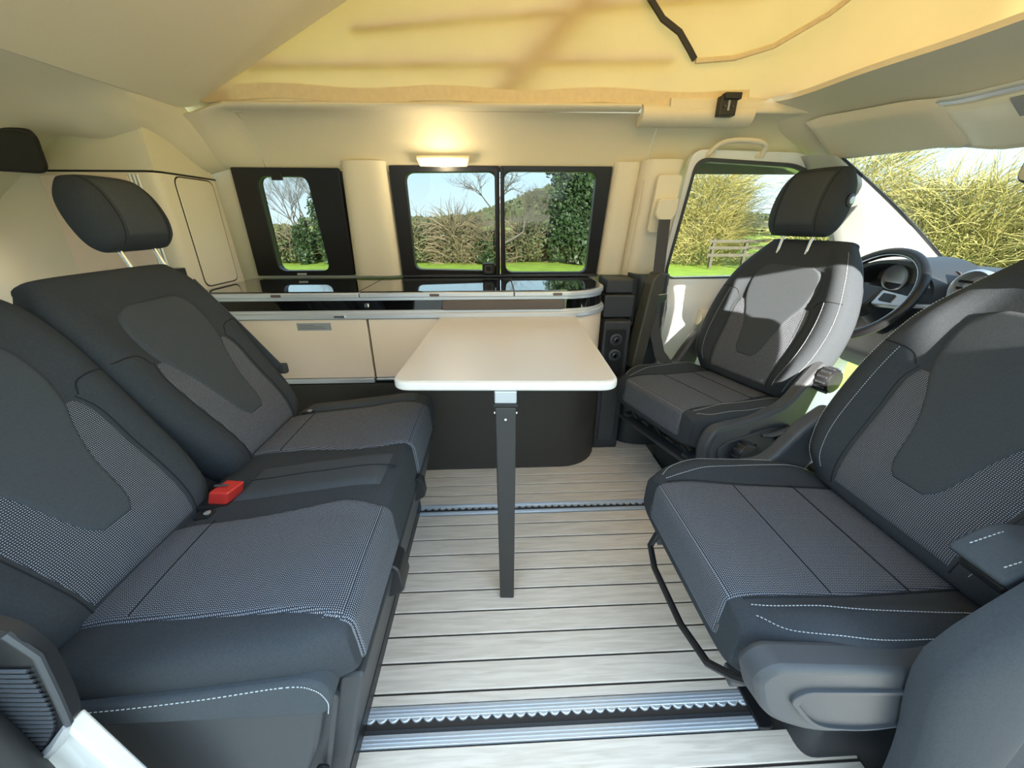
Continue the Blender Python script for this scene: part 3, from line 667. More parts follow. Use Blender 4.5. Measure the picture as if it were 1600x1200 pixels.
B().prism(rrect(.486, .558, .05, .33, .012), lambda x, z: (x, 1.594, z), lambda x, z: (x, 1.601, z)).xf(Mi).obj('lower_flap', 'gplastic', so, bevel=.002)

# ---- seat belt on the far pillar
sb = thing('seat_belt', (.70, 1.66, .8), 'black seat belt hanging from a cream pillar guide', 'seat belt')
Mi = inv(sb)
B().prism(rrect(.640, .735, .985, 1.195, .015), lambda x, z: (x, 1.672-(z-1.1)*.2, z), lambda x, z: (x, 1.69-(z-1.1)*.2, z)).xf(Mi).obj('guide_plate', 'cream', sb, bevel=.003)
B().prism(rpoly([(.645, 1.055), (.665, 1.03), (.715, 1.03), (.732, 1.06), (.728, 1.115), (.650, 1.11)], .012), lambda x, z: (x, 1.640-(z-1.1)*.2, z), lambda x, z: (x, 1.676-(z-1.1)*.2, z)).xf(Mi).obj('belt_guide', 'cream', sb, bevel=.005)
B().strap([(.688, 1.655, 1.045), (.688, 1.648, .95), (.690, 1.642, .80), (.693, 1.640, .72), (.700, 1.635, .60), (.735, 1.615, .48), (.80, 1.59, .40), (.86, 1.575, .365)], (1, 0, 0), .047, .003).xf(Mi).obj('webbing', 'belt', sb)
bk = B().prism(rpoly([(.655, .735), (.735, .745), (.735, .715), (.705, .70), (.70, .66), (.68, .66), (.68, .70), (.655, .71)], .006), lambda x, z: (x, 1.628, z), lambda x, z: (x, 1.634, z)).xf(Mi).obj('latch_tongue', 'steel', sb, bevel=.001)
B().box(.852, .885, 1.555, 1.59, .335, .375).xf(Mi).obj('buckle', 'red', sb, smooth=0, bevel=.006)

# ---- small fittings on the roof lining
la = thing('ceiling_lamp', (-.192, 1.722, 1.245), 'glowing warm interior lamp on the cornice above the middle window', 'lamp')
nrm = Vector((0, -.82, -.57)).normalized(); upv = Vector((0, -.57, .82)); Ml = Matrix.Translation((0, -.003, 0)) @ Matrix(((1, 0, 0, 0), (0, upv.y, nrm.y, 0), (0, upv.z, nrm.z, 0), (0, 0, 0, 1)))
tra = rpoly([(-.094, -.019), (.094, -.019), (.104, .017), (-.104, .017)], .006)
B().prism(tra, lambda x, y: (x, y, -.006), lambda x, y: (x*.985, y*.94, .010)).xf(Ml).obj('lens', 'lens', la, bevel=.002)
B().prism(rrect(-.062, .062, -.012, .012, .008), lambda x, y: (x, y, .0095), lambda x, y: (x*.97, y*.9, .0125)).xf(Ml).obj('glowing_diffuser', 'bulb', la, bevel=.001)
B().box(-.013, .013, -.017, -.012, .010, .0145).xf(Ml).obj('switch', 'sticker', la, smooth=0, bevel=.001)
pl_ = bpy.data.lights.new('lamp_light', 'POINT'); pl_.energy = 1.2; pl_.color = (1, .8, .5); pl_.shadow_soft_size = .03
plo = bpy.data.objects.new('lamp_light', pl_); COL.objects.link(plo); plo.parent = la; plo.location = (0, -.06, -.04)

gh = thing('grab_handle', (.94, 1.66, 1.28), 'cream moulded grab handle above the driver door', 'grab handle')
Mi = inv(gh)
hp = [(.835, 1.268), (.855, 1.296), (.90, 1.308), (1.0, 1.306), (1.038, 1.292), (1.045, 1.262)]
def hy(z): return 1.745-(z-1.22)*.62
hp2 = curve(hp, 24)
B().tube([(x, hy(z)-.035-.012*math.sin(math.pi*i/24), z) for i, (x, z) in enumerate(hp2)], [(.011, .009)]*25, 10).xf(Mi).obj('grip', 'cream', gh)
for x, z in ((.842, 1.262), (1.040, 1.258)):
    B().prism(rrect(x-.020, x+.020, z-.014, z+.014, .008), lambda a, c: (a, hy(c)-.040, c), lambda a, c: (a, hy(c)+.01, c)).xf(Mi).obj('mount', 'cream', gh, bevel=.004)
cl = thing('roof_catch', (.812, 1.575, 1.395), 'small black roof catch on the cornice lip', 'catch')
Mi = inv(cl)
B().box(.782, .842, 1.552, 1.582, 1.365, 1.425).xf(Mi).obj('catch_body', 'black', cl, smooth=0, bevel=.004)
B().box(.792, .850, 1.545, 1.575, 1.412, 1.432).xf(Mi).obj('catch_hook', 'rubber', cl, smooth=0, bevel=.003)
for x in (.798, .826): B().lathe([(.004, 0), (.004, .004)], Matrix.Translation((x, 1.552, 1.392)) @ Matrix.Rotation(math.pi/2, 4, 'X'), 10).xf(Mi).obj('screw', 'gplastic', cl)
B().box(.808, .815, 1.5495, 1.553, 1.38, 1.41).xf(Mi).obj('slider', 'sticker', cl, smooth=0)

vi = thing('sun_visor', (1.32, 1.50, 1.27), 'tan padded sun visor folded up above the windscreen', 'visor')
Mi = inv(vi)
def visf(u, v, o=0.0):
    e = (max(0, 1-abs(2*u-1)**6)*max(0, 1-abs(2*v-1)**8))**.4
    v_ = .055+.29*v; p = fl_(.40+.56*u+.10*v*(1-u), v_)
    return (p[0]-.006*e*o, p[1], p[2]-.006-.026*e*o)
B().grid(lambda u, v: visf(u, v, 1.0), 16, 24, lambda u, v: visf(u, v, 0.0)).xf(Mi).obj('pad', 'cream', vi, smooth=70)
oc = thing('overhead_console', (1.33, 1.07, 1.28), 'roof console with light panel ahead of the visor', 'console')
Mi = inv(oc)
def ocf(u, v, o): p = fl_(.52+.46*u, .285+.42*v); return (p[0], p[1], p[2]-o)
def ocr(a, b_, c_, d_, o0, o1, nm, m):
    B().grid(lambda u, v: ocf(a+(b_-a)*u, c_+(d_-c_)*v, o1), 8, 16, lambda u, v: ocf(a+(b_-a)*u, c_+(d_-c_)*v, o0)).xf(Mi).obj(nm, m, oc, smooth=60)
ocr(0, 1, 0, 1, .001, .010, 'bezel', 'cream'); ocr(.10, .90, .05, .95, .008, .013, 'light_panel', 'lens'); ocr(.12, .40, .40, .60, .012, .017, 'switch_block', 'sticker')
for c_ in (.0, .97): ocr(0, 1, c_, c_+.03, .002, .014, 'chrome_strip', 'alu')
ocr(-.02, .04, 0, 1, .002, .014, 'chrome_strip', 'alu')
mi = thing('interior_mirror', (1.47, 1.09, 1.165), 'dark rear view mirror at the right edge', 'mirror')
Mi = inv(mi)
B().prism(rrect(.88, 1.145, 1.125, 1.195, .03), lambda y, z: (1.45, y, z), lambda y, z: (1.48, y, z)).xf(Mi).obj('mirror_case', 'black', mi, bevel=.006)
B().prism(rrect(.886, 1.139, 1.131, 1.189, .026), lambda y, z: (1.4475, y, z), lambda y, z: (1.4505, y, z)).xf(Mi).obj('mirror_glass', 'steel', mi)
B().tube([(1.475, 1.05, 1.17), (1.50, 1.06, 1.22), (1.49, 1.07, 1.27)], .012, 8).xf(Mi).obj('stalk', 'black', mi)

# ---- folding table
tb = thing('folding_table', (.020, .80, 0), 'pale laminate folding table with rounded corners and one dark leg', 'table', rz=math.radians(-2.6))
TPl = rpoly([(-.262, .0), (.262, .0), (.262, .745), (-.262, .745)], [.045, .045, .035, .035], 8)
B().prism(TPl, lambda x, y: (x, y, .672), lambda x, y: (x, y, .694)).obj('edge_band', 'tedge', tb, bevel=.006, seg=3)
B().prism(rpoly([(-.256, .006), (.256, .006), (.256, .739), (-.256, .739)], [.041, .041, .031, .031], 8), lambda x, y: (x, y, .690), lambda x, y: (x, y, .6955)).obj('table_top', 'table', tb, bevel=.001)
B().box(-.026, .026, .0, .060, .640, .672).obj('hinge_block', 'silverp', tb, smooth=0, bevel=.003)
B().box(-.029, .029, -.004, .062, .632, .641).obj('hinge_plate', 'black', tb, smooth=0, bevel=.002)
B().prism([(-.0245, .634), (.0245, .634), (.0205, .0), (-.0205, .0)], lambda x, z: (x, .0-.008*z/.63, z), lambda x, z: (x, .022+.016*z/.63, z)).obj('leg', 'leg', tb, smooth=0, bevel=.003)
B().lathe([(.003, 0), (.003, .003)], Matrix.Translation((.0, -.0065, .604)) @ Matrix.Rotation(math.pi/2, 4, 'X'), 10).obj('rivet', 'steel', tb)
for x in (-.0255, .0255): B().lathe([(.004, -.002), (.004, .002)], Matrix.Translation((x, .012, .612)) @ Matrix.Rotation(math.pi/2, 4, 'Y'), 10).obj('pin', 'steel', tb)

# =================================================================== SEATS
SH = T([(.105, .030), (.13, .052), (.17, .064), (.22, .075), (.28, .098), (.33, .124), (.38, .136), (.43, .134), (.46, .118), (.478, .085)])   # shield half width
def scaled(f, k, w_): return lambda t: f(t/k)*w_
def axes(o, sx, nx, tx):
    return Matrix(((sx[0], nx[0], tx[0], o[0]), (sx[1], nx[1], tx[1], o[1]), (sx[2], nx[2], tx[2], o[2]), (0, 0, 0, 1)))
def seat_back(parent, M, W, H, k, wsc, bol, stitches, pref='backrest'):
    wmax = W(H*.45)
    def fr(a, t):
        q = abs(a)/W(t); mid = ss(0, .12, t/H)*ss(1.0, .70, t/H)
        return .050+bol*ss(.52, .84, q)*mid+.012*math.exp(-((t-.10)/.10)**2)
    sf = Soft(W, H, fr, lambda a, t: .055, M, k=4.5, kt=7)
    body = sf.body(pref, 'fabric', parent)
    wr = T([(0, .128*wsc), (.10*k, .142*wsc), (.22*k, .152*wsc), (.30*k, .155*wsc), (.345*k, .138*wsc)])
    wo = sf.panel('woven_insert', 'woven', body, lambda t: -wr(t), wr, .022, .335*k, .003, nt=44)
    for sgn in (-1, 1):
        # pointed tip of the woven flank
        l0 = lambda t: sgn*(SH(t/k)*wsc-.004); r0 = lambda t: sgn*(wr(t)+(0 if t < .33*k else -.0))
        a_, b_ = (l0, r0) if sgn > 0 else (r0, l0)
    sf.panel('shield_panel', 'fabric_light', body, lambda t: -SH(t/k)*wsc, lambda t: SH(t/k)*wsc, .105*k, .482*k, .0065, nt=48, ed=.010, sink=.003)
    for sgn in (-1, 1):
        sf.cord('seam', 'seam', body, curve([(sgn*.150*wsc, .335*k), (sgn*(.17*wsc), .36*k), (sgn*(W(.37*k)-.012), .365*k)], 12), .0016, .0005)
        sf.cord('seam', 'seam', body, [(sgn*(wr(t)+.001), t) for t in np.linspace(.02, .335*k, 24)], .0015, .0005)
        if stitches:
            sf.stitch('stitching', 'stitch', body, [(sgn*(W(t)*.74), t) for t in np.linspace(.04, .36*k, 30)])
            sf.stitch('stitching', 'stitch', body, [(sgn*(W(t)*.925), t) for t in np.linspace(.03, H*.93, 40)])
    return sf, body
def headrest(parent, M, w_, h, stitches=False, button=None):
    Wh = T([(0, w_*.80), (h*.15, w_*.95), (h*.45, w_), (h*.75, w_*.92), (h, w_*.70)])
    sf = Soft(Wh, h, lambda a, t: .060+.012*math.sin(math.pi*t/h), lambda a, t: .050, M, k=3.0, kt=3.2)
    hd = sf.body('headrest', 'fabric', parent, 26, 26)
    sf.panel('headrest_panel', 'fabric_light', hd, lambda t: -w_*.55, lambda t: w_*.55, h*.1, h*.9, .0015, ed=.008, sink=.001)
    for x in (-.055, .055):
        B().tube([M @ Vector((x, -.005, .01)), M @ Vector((x, -.008, -.07))], .006, 10).obj('headrest_post', 'steel', hd)
    for sgn in (-1, 1): sf.cord('seam', 'seam', hd, [(sgn*w_*.60, t) for t in np.linspace(h*.03, h*.97, 20)], .0013, .0003)
    if button:
        Mb = M @ Matrix.Translation((button*w_*.985, .004, h*.52)) @ Matrix.Rotation(math.pi/2*button, 4, 'Y')
        bb = B().lathe([(.021, -.006), (.021, .004), (.016, .006)], Mb, 20).obj('release_button', 'black', hd)
        B().lathe([(.013, .004), (.012, .009), (.004, .0095)], Mb, 18).obj('button_face', 'silverp', bb)
    return hd

# ---- rear bench
bn_ = thing('rear_bench_seat', (-.45, .82, 0), 'charcoal two-seat rear bench with checked woven cushions', 'bench seat')
Mi = inv(bn_)
bt = Vector((-.484, 0, .875)); bnn = Vector((.875, 0, .484))
for yc, has_hr in ((.575, False), (1.018, True)):
    Wb = T([(0, .168), (.06, .190), (.16, .210), (.30, .220), (.46, .221), (.52, .213), (.565, .185)])
    Mb = Mi @ axes(Vector((-.652, yc, .425))-bnn*.045, (0, 1, 0), bnn, bt)
    sf, body = seat_back(bn_, Mb, Wb, .575, 1.0, .90, .022, False)
    if has_hr:
        headrest(bn_, Mi @ axes(Vector((-.985, yc+.155, .958)), (0, 1, 0), (.94, 0, .34), (-.34, 0, .94)), .120, .182)
        for dy in (-.06, .06): B().prism(rrect(-.022, .022, -.014, .014, .008), lambda x, y: (-.925+y-.01, yc+.140+x+dy*.9, .872), lambda x, y: (-.925+y-.01, yc+.140+x+dy*.9, .902)).xf(Mi).obj('post_collar', 'black', bn_, bevel=.002)
        # belt edge down the outer side of the backrest
        B().strap([(-.905, 1.215, .865), (-.815, 1.236, .715), (-.722, 1.238, .575)], (.8, .1, .5), .024, .005).xf(Mi).obj('side_cover', 'gplastic', bn_)
        B().box(-.735, -.705, 1.235, 1.258, .555, .59).xf(Mi).obj('belt_buckle', 'belt', bn_, smooth=0, bevel=.006)
# back shell
B().prism(rpoly([(-.74, .34), (-.70, .36), (-.945, .845), (-1.02, .82)], .02), lambda x, z: (x, .40, z), lambda x, z: (x, 1.20, z)).xf(Mi).obj('rear_shell', 'dplastic', bn_, bevel=.01)
# cushion: one long pad with two woven seats and a plain strip between them
def Wc_(t): return .452-.03*ss(.06, 0, t)-.020*ss(.40, .47, t)
Yc = .818
def cfr(a, t):
    y = Yc+a
    seat1 = ss(.38, .45, y)*ss(.70, .62, y); seat2 = ss(.83, .90, y)*ss(1.27, 1.17, y)
    return .062+.010*(1-max(seat1, seat2))*ss(.12, .3, t)+.006*ss(.28, .40, t)-.010*ss(.10, 0, t)-.008*ss(1.10, 1.27, y)
Mc = Mi @ axes(Vector((-.700, Yc, .386)), (0, 1, 0), (-.07, 0, .9975), (.9975, 0, .07))
csf = Soft(Wc_, .475, cfr, lambda a, t: .075, Mc, k=6, kt=8)
cb = csf.body('seat_cushion', 'fabric', bn_, 44, 40)
def yv(*p): f = T(p); return lambda t: f(t)-Yc
csf.panel('woven_seat', 'woven', cb, yv((0, .43), (.2, .425), (.38, .415), (.46, .405)), yv((0, .640), (.2, .652), (.38, .672), (.46, .655)), .03, .474, .006, nt=56, ns=30)
csf.panel('woven_seat', 'woven', cb, yv((0, .905), (.2, .90), (.38, .875), (.46, .895)), yv((0, 1.13), (.2, 1.145), (.38, 1.165), (.46, 1.15)), .03, .474, .006, nt=56, ns=30)
for ya, yb in ((.405, .655), (.895, 1.15)): csf.nose('woven_nose', 'woven', cb, lambda q: ya-Yc, lambda q: yb-Yc, .05, off=.006)
csf.panel('outer_bolster', 'fabric_light', cb, yv((0, 1.15), (.47, 1.18)), yv((0, 1.235), (.47, 1.24)), .06, .44, .010)
csf.panel('centre_pad', 'fabric_light', cb, yv((0, .70), (.47, .70)), yv((0, .845), (.47, .845)), .10, .455, .008, ed=.03)
csf.cord('seam', 'seam', cb, [(.775-Yc, t) for t in np.linspace(.12, .465, 24)], .0018, .008)
for t_ in (.12,): 
    for a0, a1 in ((.44, .645), (.91, 1.13)): csf.cord('seam', 'seam', cb, [(a0+(a1-a0)*k/14-Yc, t_) for k in range(15)], .0016, .0055)
# near end panel of the cushion with a pale stitched arc
ep = rpoly([(-.69, .335), (-.265, .335), (-.250, .385), (-.275, .418), (-.45, .395), (-.69, .372)], [.01, .02, .03, .05, .1, .01], 8)
B().prism(ep, lambda x, z: (x, .3535, z), lambda x, z: (x, .40, z)).xf(Mi).obj('end_panel', 'fabric_light', bn_, bevel=.012, seg=3)
arc = [Vector((x, .3505, z)) for x, z in curve([(-.69, .373), (-.56, .380), (-.43, .395), (-.31, .414), (-.272, .404), (-.258, .375), (-.262, .345)], 50)]
b = B()
for k in range(0, 50):
    p0, p1 = arc[k], arc[k+1]; L = (p1-p0).length; m = max(1, int(L/.0055))
    for j in range(m): b.tube([p0.lerp(p1, (j+.1)/m), p0.lerp(p1, (j+.62)/m)], .0007, 4)
b.xf(Mi).obj('stitching', 'stitch', bn_, smooth=0)
# base
B().prism(rpoly([(-.68, .03), (-.335, .03), (-.265, .32), (-.68, .32)], [.02, .02, .02, .01]), lambda x, z: (x, .385, z), lambda x, z: (x, 1.235, z)).xf(Mi).obj('base_box', 'dplastic', bn_, bevel=.008)
B().prism(rpoly([(-.70, .10), (-.36, .10), (-.315, .20), (-.275, .345), (-.70, .325)], [.02, .05, .04, .02, .01]), lambda x, z: (x, .362, z), lambda x, z: (x, .390, z)).xf(Mi).obj('end_cover', 'dplastic', bn_, bevel=.008, seg=3)
B().prism(rpoly([(-.352, .0), (-.312, .0), (-.222, .355), (-.262, .355)], .012), lambda x, z: (x, .398, z), lambda x, z: (x, 1.225, z)).xf(Mi).obj('front_skirt', 'dplastic', bn_, bevel=.006)
B().prism(rpoly([(-.245, .27), (-.205, .29), (-.212, .36), (-.24, .37)], .015), lambda x, z: (x, .60, z), lambda x, z: (x, .66, z)).xf(Mi).obj('release_handle', 'black', bn_, bevel=.004)
B().prism(rpoly([(-.235, .31), (-.200, .33), (-.205, .385), (-.23, .39)], .012), lambda x, z: (x, .865, z), lambda x, z: (x, .89, z)).xf(Mi).obj('release_handle', 'black', bn_, bevel=.004)
B().box(-.66, -.30, .40, 1.2, -.001, .04).xf(Mi).obj('rail_foot', 'black', bn_, smooth=0, bevel=.004)
B().box(-.36, -.315, .485, .51, -.004, .012).xf(Mi).obj('rail_lock', 'black', bn_, smooth=0, bevel=.002)
B().prism(rpoly([(-.345, .055), (-.315, .06), (-.300, .16), (-.322, .165)], .012), lambda x, z: (x, .345, z), lambda x, z: (x, .372, z)).xf(Mi).obj('lever', 'black', bn_, bevel=.005)
bz_ = B().prism(rpoly([(-.645, .706), (-.600, .702), (-.588, .745), (-.632, .752)], .006), lambda x, y: (x, y, .452), lambda x, y: (x+.012, y, .485)).xf(Mi).obj('buckle', 'red', bn_, bevel=.004)
B().box(-.632, -.602, .724, .730, .487, .4885).xf(Mi).obj('buckle_slot', 'ink', bz_, smooth=0)
B().box(-.665, -.585, .690, .762, .425, .456).xf(Mi).obj('buckle_well', 'black', bn_, smooth=0, bevel=.008)
for (x, y) in ((-.625, .672), (-.618, 1.150)):
    B().box(x-.018, x+.018, y-.013, y+.013, .440, .4575).xf(Mi).obj('isofix_tab', 'black', bn_, smooth=0, bevel=.005)
    B().lathe([(.006, 0), (.007, .003), (.003, .004)], Mi @ Matrix.Translation((x+.006, y, .457)), 12).obj('tab_stud', 'silverp', bn_)

# ---- front seats
def front_seat(name, loc, rz, label, controls):
    t = thing(name, loc, label, 'seat', 'swivelled front seats', rz)
    r = math.radians(21); bt = Vector((0, -math.sin(r), math.cos(r))); bn2 = Vector((0, math.cos(r), math.sin(r)))
    W = T([(0, .195), (.06, .228), (.15, .258), (.25, .266), (.34, .257), (.44, .226), (.52, .185), (.575, .150)])
    sf, body = seat_back(t, axes(Vector((0, -.185, .425))-bn2*.045, (1, 0, 0), bn2, bt), W, .585, 1.0, 1.0, .038, True)
    top = Vector((.032 if controls else 0, -.185, .425))+bt*.588+bn2*.012
    headrest(t, axes(top, (1, 0, 0), (0, math.cos(r-.10), math.sin(r-.10)), (0, -math.sin(r-.10), math.cos(r-.10))), .128, .232, button=-1 if controls else 1)
    # back shell
    W2 = lambda q: W(min(.575, q))*.93
    Soft(W2, .56, lambda a, q: .02, lambda a, q: .055, axes(Vector((0, -.185, .425))-bn2*.085, (1, 0, 0), bn2, bt), k=5, kt=8).body('back_shell', 'dplastic', t, 20, 20)
    # cushion
    Wq = T([(0, .225), (.10, .250), (.30, .256), (.42, .235), (.47, .205)])
    def cf_(a, q):
        e = abs(a)
        return 0.052+.028*ss(.150, .205, e)*ss(.47, .33, q)*ss(-.02, .12, q)+.008*ss(.25, .42, q)
    cs = Soft(Wq, .475, cf_, lambda a, q: .075, axes((0, -.240, .362), (1, 0, 0), (0, -.04, .9992), (0, .9992, .04)), k=7, kt=10)
    cb = cs.body('seat_cushion', 'fabric', t, 40, 36)
    wv = T([(0, .140), (.2, .152), (.38, .160), (.47, .158)])
    cs.panel('woven_seat', 'woven', cb, lambda q: -wv(q), wv, .02, .4742, .003, nt=60, ns=30, ed=.006)
    cs.nose('woven_nose', 'woven', cb, lambda q: -wv(q), wv, .050)
    for q in (.135, .285): cs.cord('seam', 'seam', cb, [(-.15+.30*k/20, q) for k in range(21)], .0018, .0028)
    for sg in (-1, 1):
        cs.stitch('stitching', 'stitch', cb, curve([(sg*.172, .445), (sg*.182, .40), (sg*.196, .30), (sg*.205, .15), (sg*.205, .05)], 30))
        cs.stitch('stitching', 'stitch', cb, curve([(sg*.190, .447), (sg*.222, .405), (sg*.241, .30), (sg*.240, .12)], 30), off=.001)
        cs.cord('seam', 'seam', cb, [(sg*(wv(q)+.001), q) for q in np.linspace(.02, .45, 26)], .0016, .001)
    # nose trim under the front edge
    B().prism(rpoly([(.16, .30), (.235, .335), (.238, .375), (.16, .375)], .012), lambda y, z: (-.16, y, z), lambda y, z: (.16, y, z)).obj('nose_trim', 'gplastic', t, bevel=.004)
    # side covers
    for sg in (-1, 1):
        if sg > 0: P = rpoly([(.10, .30), (.10, .40), (-.11, .43), (-.185, .545), (-.245, .60), (-.275, .56), (-.20, .32)], .03, 6)
        elif controls:
            P = rpoly([(.225, .255), (.245, .36), (.215, .425), (.02, .432), (-.11, .455), (-.185, .545), (-.245, .60), (-.275, .56), (-.225, .40), (-.20, .30), (-.06, .255), (.10, .225)], [.03, .03, .03, .05, .05, .04, .03, .03, .05, .05, .05, .04], 6)
        else:
            P = rpoly([(.235, .335), (.268, .43), (.245, .458), (.0, .432), (-.15, .452), (-.235, .56), (-.27, .50), (-.20, .34), (-.05, .298), (.12, .275)], [.05, .04, .03, .06, .05, .03, .03, .06, .06, .06], 6)
        sc_ = B().prism(P, lambda y, z: (sg*.238, y, z), lambda y, z: (sg*.282, .012+(y-.012)*.97, .36+(z-.36)*.96)).obj('side_cover', 'gplastic', t, bevel=.012, seg=3)
        if sg < 0:
            dish = rpoly([(.165, .27), (.195, .345), (.165, .368), (-.02, .382), (-.13, .36), (-.15, .31), (-.06, .268), (.06, .245)] if controls else [(.15, .315), (.205, .388), (.185, .408), (.0, .392), (-.13, .41), (-.15, .350), (-.05, .312), (.06, .297)], .035, 6)
            inn = [(.02+(y-.02)*.93, .325+(z-.325)*.90) for y, z in dish]
            B().ring(dish, inn, lambda y, z: (-.2875, y, z), lambda y, z: (-.280, y, z)).obj('cover_ridge', 'gplastic', sc_, bevel=.002)
            if controls:
                def knob(y, z, r_, h, nm, n=12):
                    k_ = B().lathe([(r_, -.002), (r_, h*.8), (r_*.88, h), (r_*.55, h*1.02)], Matrix.Translation((-.284, y, z)) @ Matrix.Rotation(-math.pi/2, 4, 'Y'), 28).obj(nm, 'black', sc_)
                    b = B()
                    for i in range(n): a = 2*math.pi*i/n; b.box(-.284-h*.8, -.286, y+r_*math.cos(a)-.003, y+r_*math.cos(a)+.003, z+r_*math.sin(a)-.003, z+r_*math.sin(a)+.003)
                    b.obj('grip_ribs', 'gplastic', k_, smooth=0)
                knob(.085, .318, .040, .030, 'height_knob'); knob(.030, .318, .016, .016, 'small_knob', 6); knob(-.235, .535, .042, .040, 'recline_knob', 14); knob(-.115, .345, .034, .022, 'pivot_knob', 4)
                B().tube([(-.306, .03, .378), (-.312, .0, .374), (-.312, -.06, .376), (-.304, -.11, .372)], [.006, .008, .010, .012], 8).obj('recline_lever', 'gplastic', sc_)
                B().lathe([(.006, 0), (.006, .01)], Matrix.Translation((-.262, -.15, .478)), 8).obj('bolt', 'white', sc_)
    # pedestal and swivel
    B().prism(rpoly([(-.20, -.36), (.20, -.36), (.20, .0), (-.20, .0)], .03), lambda x, y: (x, y, -.06), lambda x, y: (x*.95, -.18+(y+.18)*.95, .20)).obj('pedestal', 'dplastic', t, bevel=.01)
    B().lathe([(.19, .20), (.19, .225), (.17, .23)], Matrix.Translation((0, -.09, 0)), 32).obj('swivel_plate', 'black', t)
    for sg in (-1, 1): B().box(sg*.17-.014, sg*.17+.014, -.20, .20, .232, .262).obj('slide_rail', 'gplastic', t, smooth=0, bevel=.003)
    B().box(-.20, .20, -.18, .16, .262, .312).obj('seat_pan', 'black', t, smooth=0, bevel=.01)
    if controls:
        for k in range(5): B().tube([(-.16+.07*k, .17, .255), (-.14+.07*k, .19, .285-.01*(k % 2)), (-.10+.07*k, .18, .26)], .006, 6).obj('cable', 'rubber', t)
        B().box(-.22, .20, .17, .215, .235, .25).obj('front_crossbar', 'dplastic', t, smooth=0, bevel=.004)
    else:
        B().tube([(.115, .222, .335), (.112, .243, .28), (.06, .250, .262), (-.08, .250, .262), (-.17, .245, .285), (-.22, .235, .33), (-.255, .215, .365)], .0075, 8).obj('slide_bar', 'black', t)
    return t, sf
drv, dsf = front_seat('swivel_seat', (.800, 1.362, 0), math.radians(90+18.9), 'charcoal swivelled driver seat with sun patch beside the steering wheel', True)
pas, psf = front_seat('swivel_seat', (.622, .602, 0), math.radians(90), 'large charcoal swivelled passenger seat nearest the camera on the right', False)
# armrests: driver's raised against its far side, passenger's lowered in front
am = B().prism(rpoly([(-.05, .40), (.005, .42), (.005, .80), (-.02, .835), (-.055, .825), (-.065, .78)], [.02, .02, .03, .02, .02, .02]), lambda y, z: (.285, y-.055*(z-.4)/.4+.10, z), lambda y, z: (.345, y-.055*(z-.4)/.4+.10, z)).obj('raised_armrest', 'olive', drv, bevel=.012, seg=3)
am.rotation_euler = (0, 0, 0)
ar = B().prism(rpoly([(-.025, .597), (-.06, .573), (-.24, .565), (-.26, .61), (-.075, .637)], [.012, .02, .02, .02, .02]), lambda y, z: (-.275, y, z), lambda y, z: (-.205, y, z)).obj('armrest', 'fabric_light', pas, bevel=.014, seg=4)
B().prism(rpoly([(-.045, .581), (-.057, .56), (-.24, .545), (-.24, .58)], .01), lambda y, z: (-.268, y, z), lambda y, z: (-.212, y, z)).obj('armrest_underside', 'black', ar, bevel=.006)
b = B(); pts = [Vector((-.262, -.037, .613)), Vector((-.262, -.075, .630)), Vector((-.268, -.24, .614))]
pts2 = [Vector((-.222, -.037, .615)), Vector((-.222, -.075, .633)), Vector((-.222, -.24, .616))]
for q in (pts, pts2):
    for i in range(2):
        m = int((q[i+1]-q[i]).length/.0055)
        for j in range(m): b.tube([q[i].lerp(q[i+1], j/m), q[i].lerp(q[i+1], (j+.6)/m)], .0007, 4)
b.obj('stitching', 'stitch', ar, smooth=0)

# =================================================================== CAB
da = thing('dashboard', (1.7, 1.07, .6), 'dark dashboard under the windscreen with instrument hood', 'dashboard')
Mi = inv(da)
dp = [(1.58, .50), (1.56, .64), (1.585, .76), (1.62, .845), (1.70, .875), (1.95, .865), (2.08, .845), (2.08, .40), (1.70, .40)]
B().prism(rpoly(dp, [.03, .05, .05, .05, .06, .05, .01, .01, .02]), lambda x, z: (x, .42, z), lambda x, z: (x, 1.72, z)).xf(Mi).obj('dash_body', 'dplastic', da, bevel=.01)
def hood(u, v, o=0.0):
    a = math.pi*(u); x = 1.50+.20*v
    return (x, 1.44+(.175+o)*math.cos(a), .79+(.105+.012*v+o)*math.sin(a))
B().grid(hood, 20, 6, lambda u, v: hood(u, v, -.012)).xf(Mi).obj('instrument_hood', 'dplastic', da, smooth=60)
B().prism(rrect(1.29, 1.59, .77, .87, .03), lambda y, z: (1.605, y, z), lambda y, z: (1.61, y, z)).xf(Mi).obj('instrument_face', 'bronze', da)
for y in (1.37, 1.51): B().lathe([(.05, 0), (.052, .010), (.044, .012), (.043, .002)], Mi @ Matrix.Translation((1.604, y, .82)) @ Matrix.Rotation(-math.pi/2, 4, 'Y'), 24).obj('gauge_ring', 'silverp', da)
for y, z in ((1.215, .822), (.95, .80), (1.10, .80)):
    vt = B().lathe([(.062, -.02), (.062, .02), (.054, .028), (.050, .020), (.048, -.01)], Mi @ Matrix.Translation((1.575, y, z)) @ Matrix.Rotation(-math.pi/2+.25, 4, 'Y'), 28).obj('air_vent', 'silverp', da)
    for k in (-1, 0, 1): B().box(1.562, 1.572, y-.045, y+.045, z+.022*k-.004, z+.022*k+.004).xf(Mi).obj('vent_slat', 'black', vt, smooth=0)
B().box(1.53, 1.59, 1.09, 1.19, .62, .76).xf(Mi).obj('control_block', 'gplastic', da, bevel=.01)
st = thing('steering_wheel', (1.44, 1.46, .765), 'black leather steering wheel with silver spokes behind the driver seat', 'steering wheel')
ax = Vector((-.86, 0, .51)).normalized(); e1 = Vector((0, 1, 0)); e2 = ax.cross(e1).normalized()
if e2.z < 0: e2 = -e2
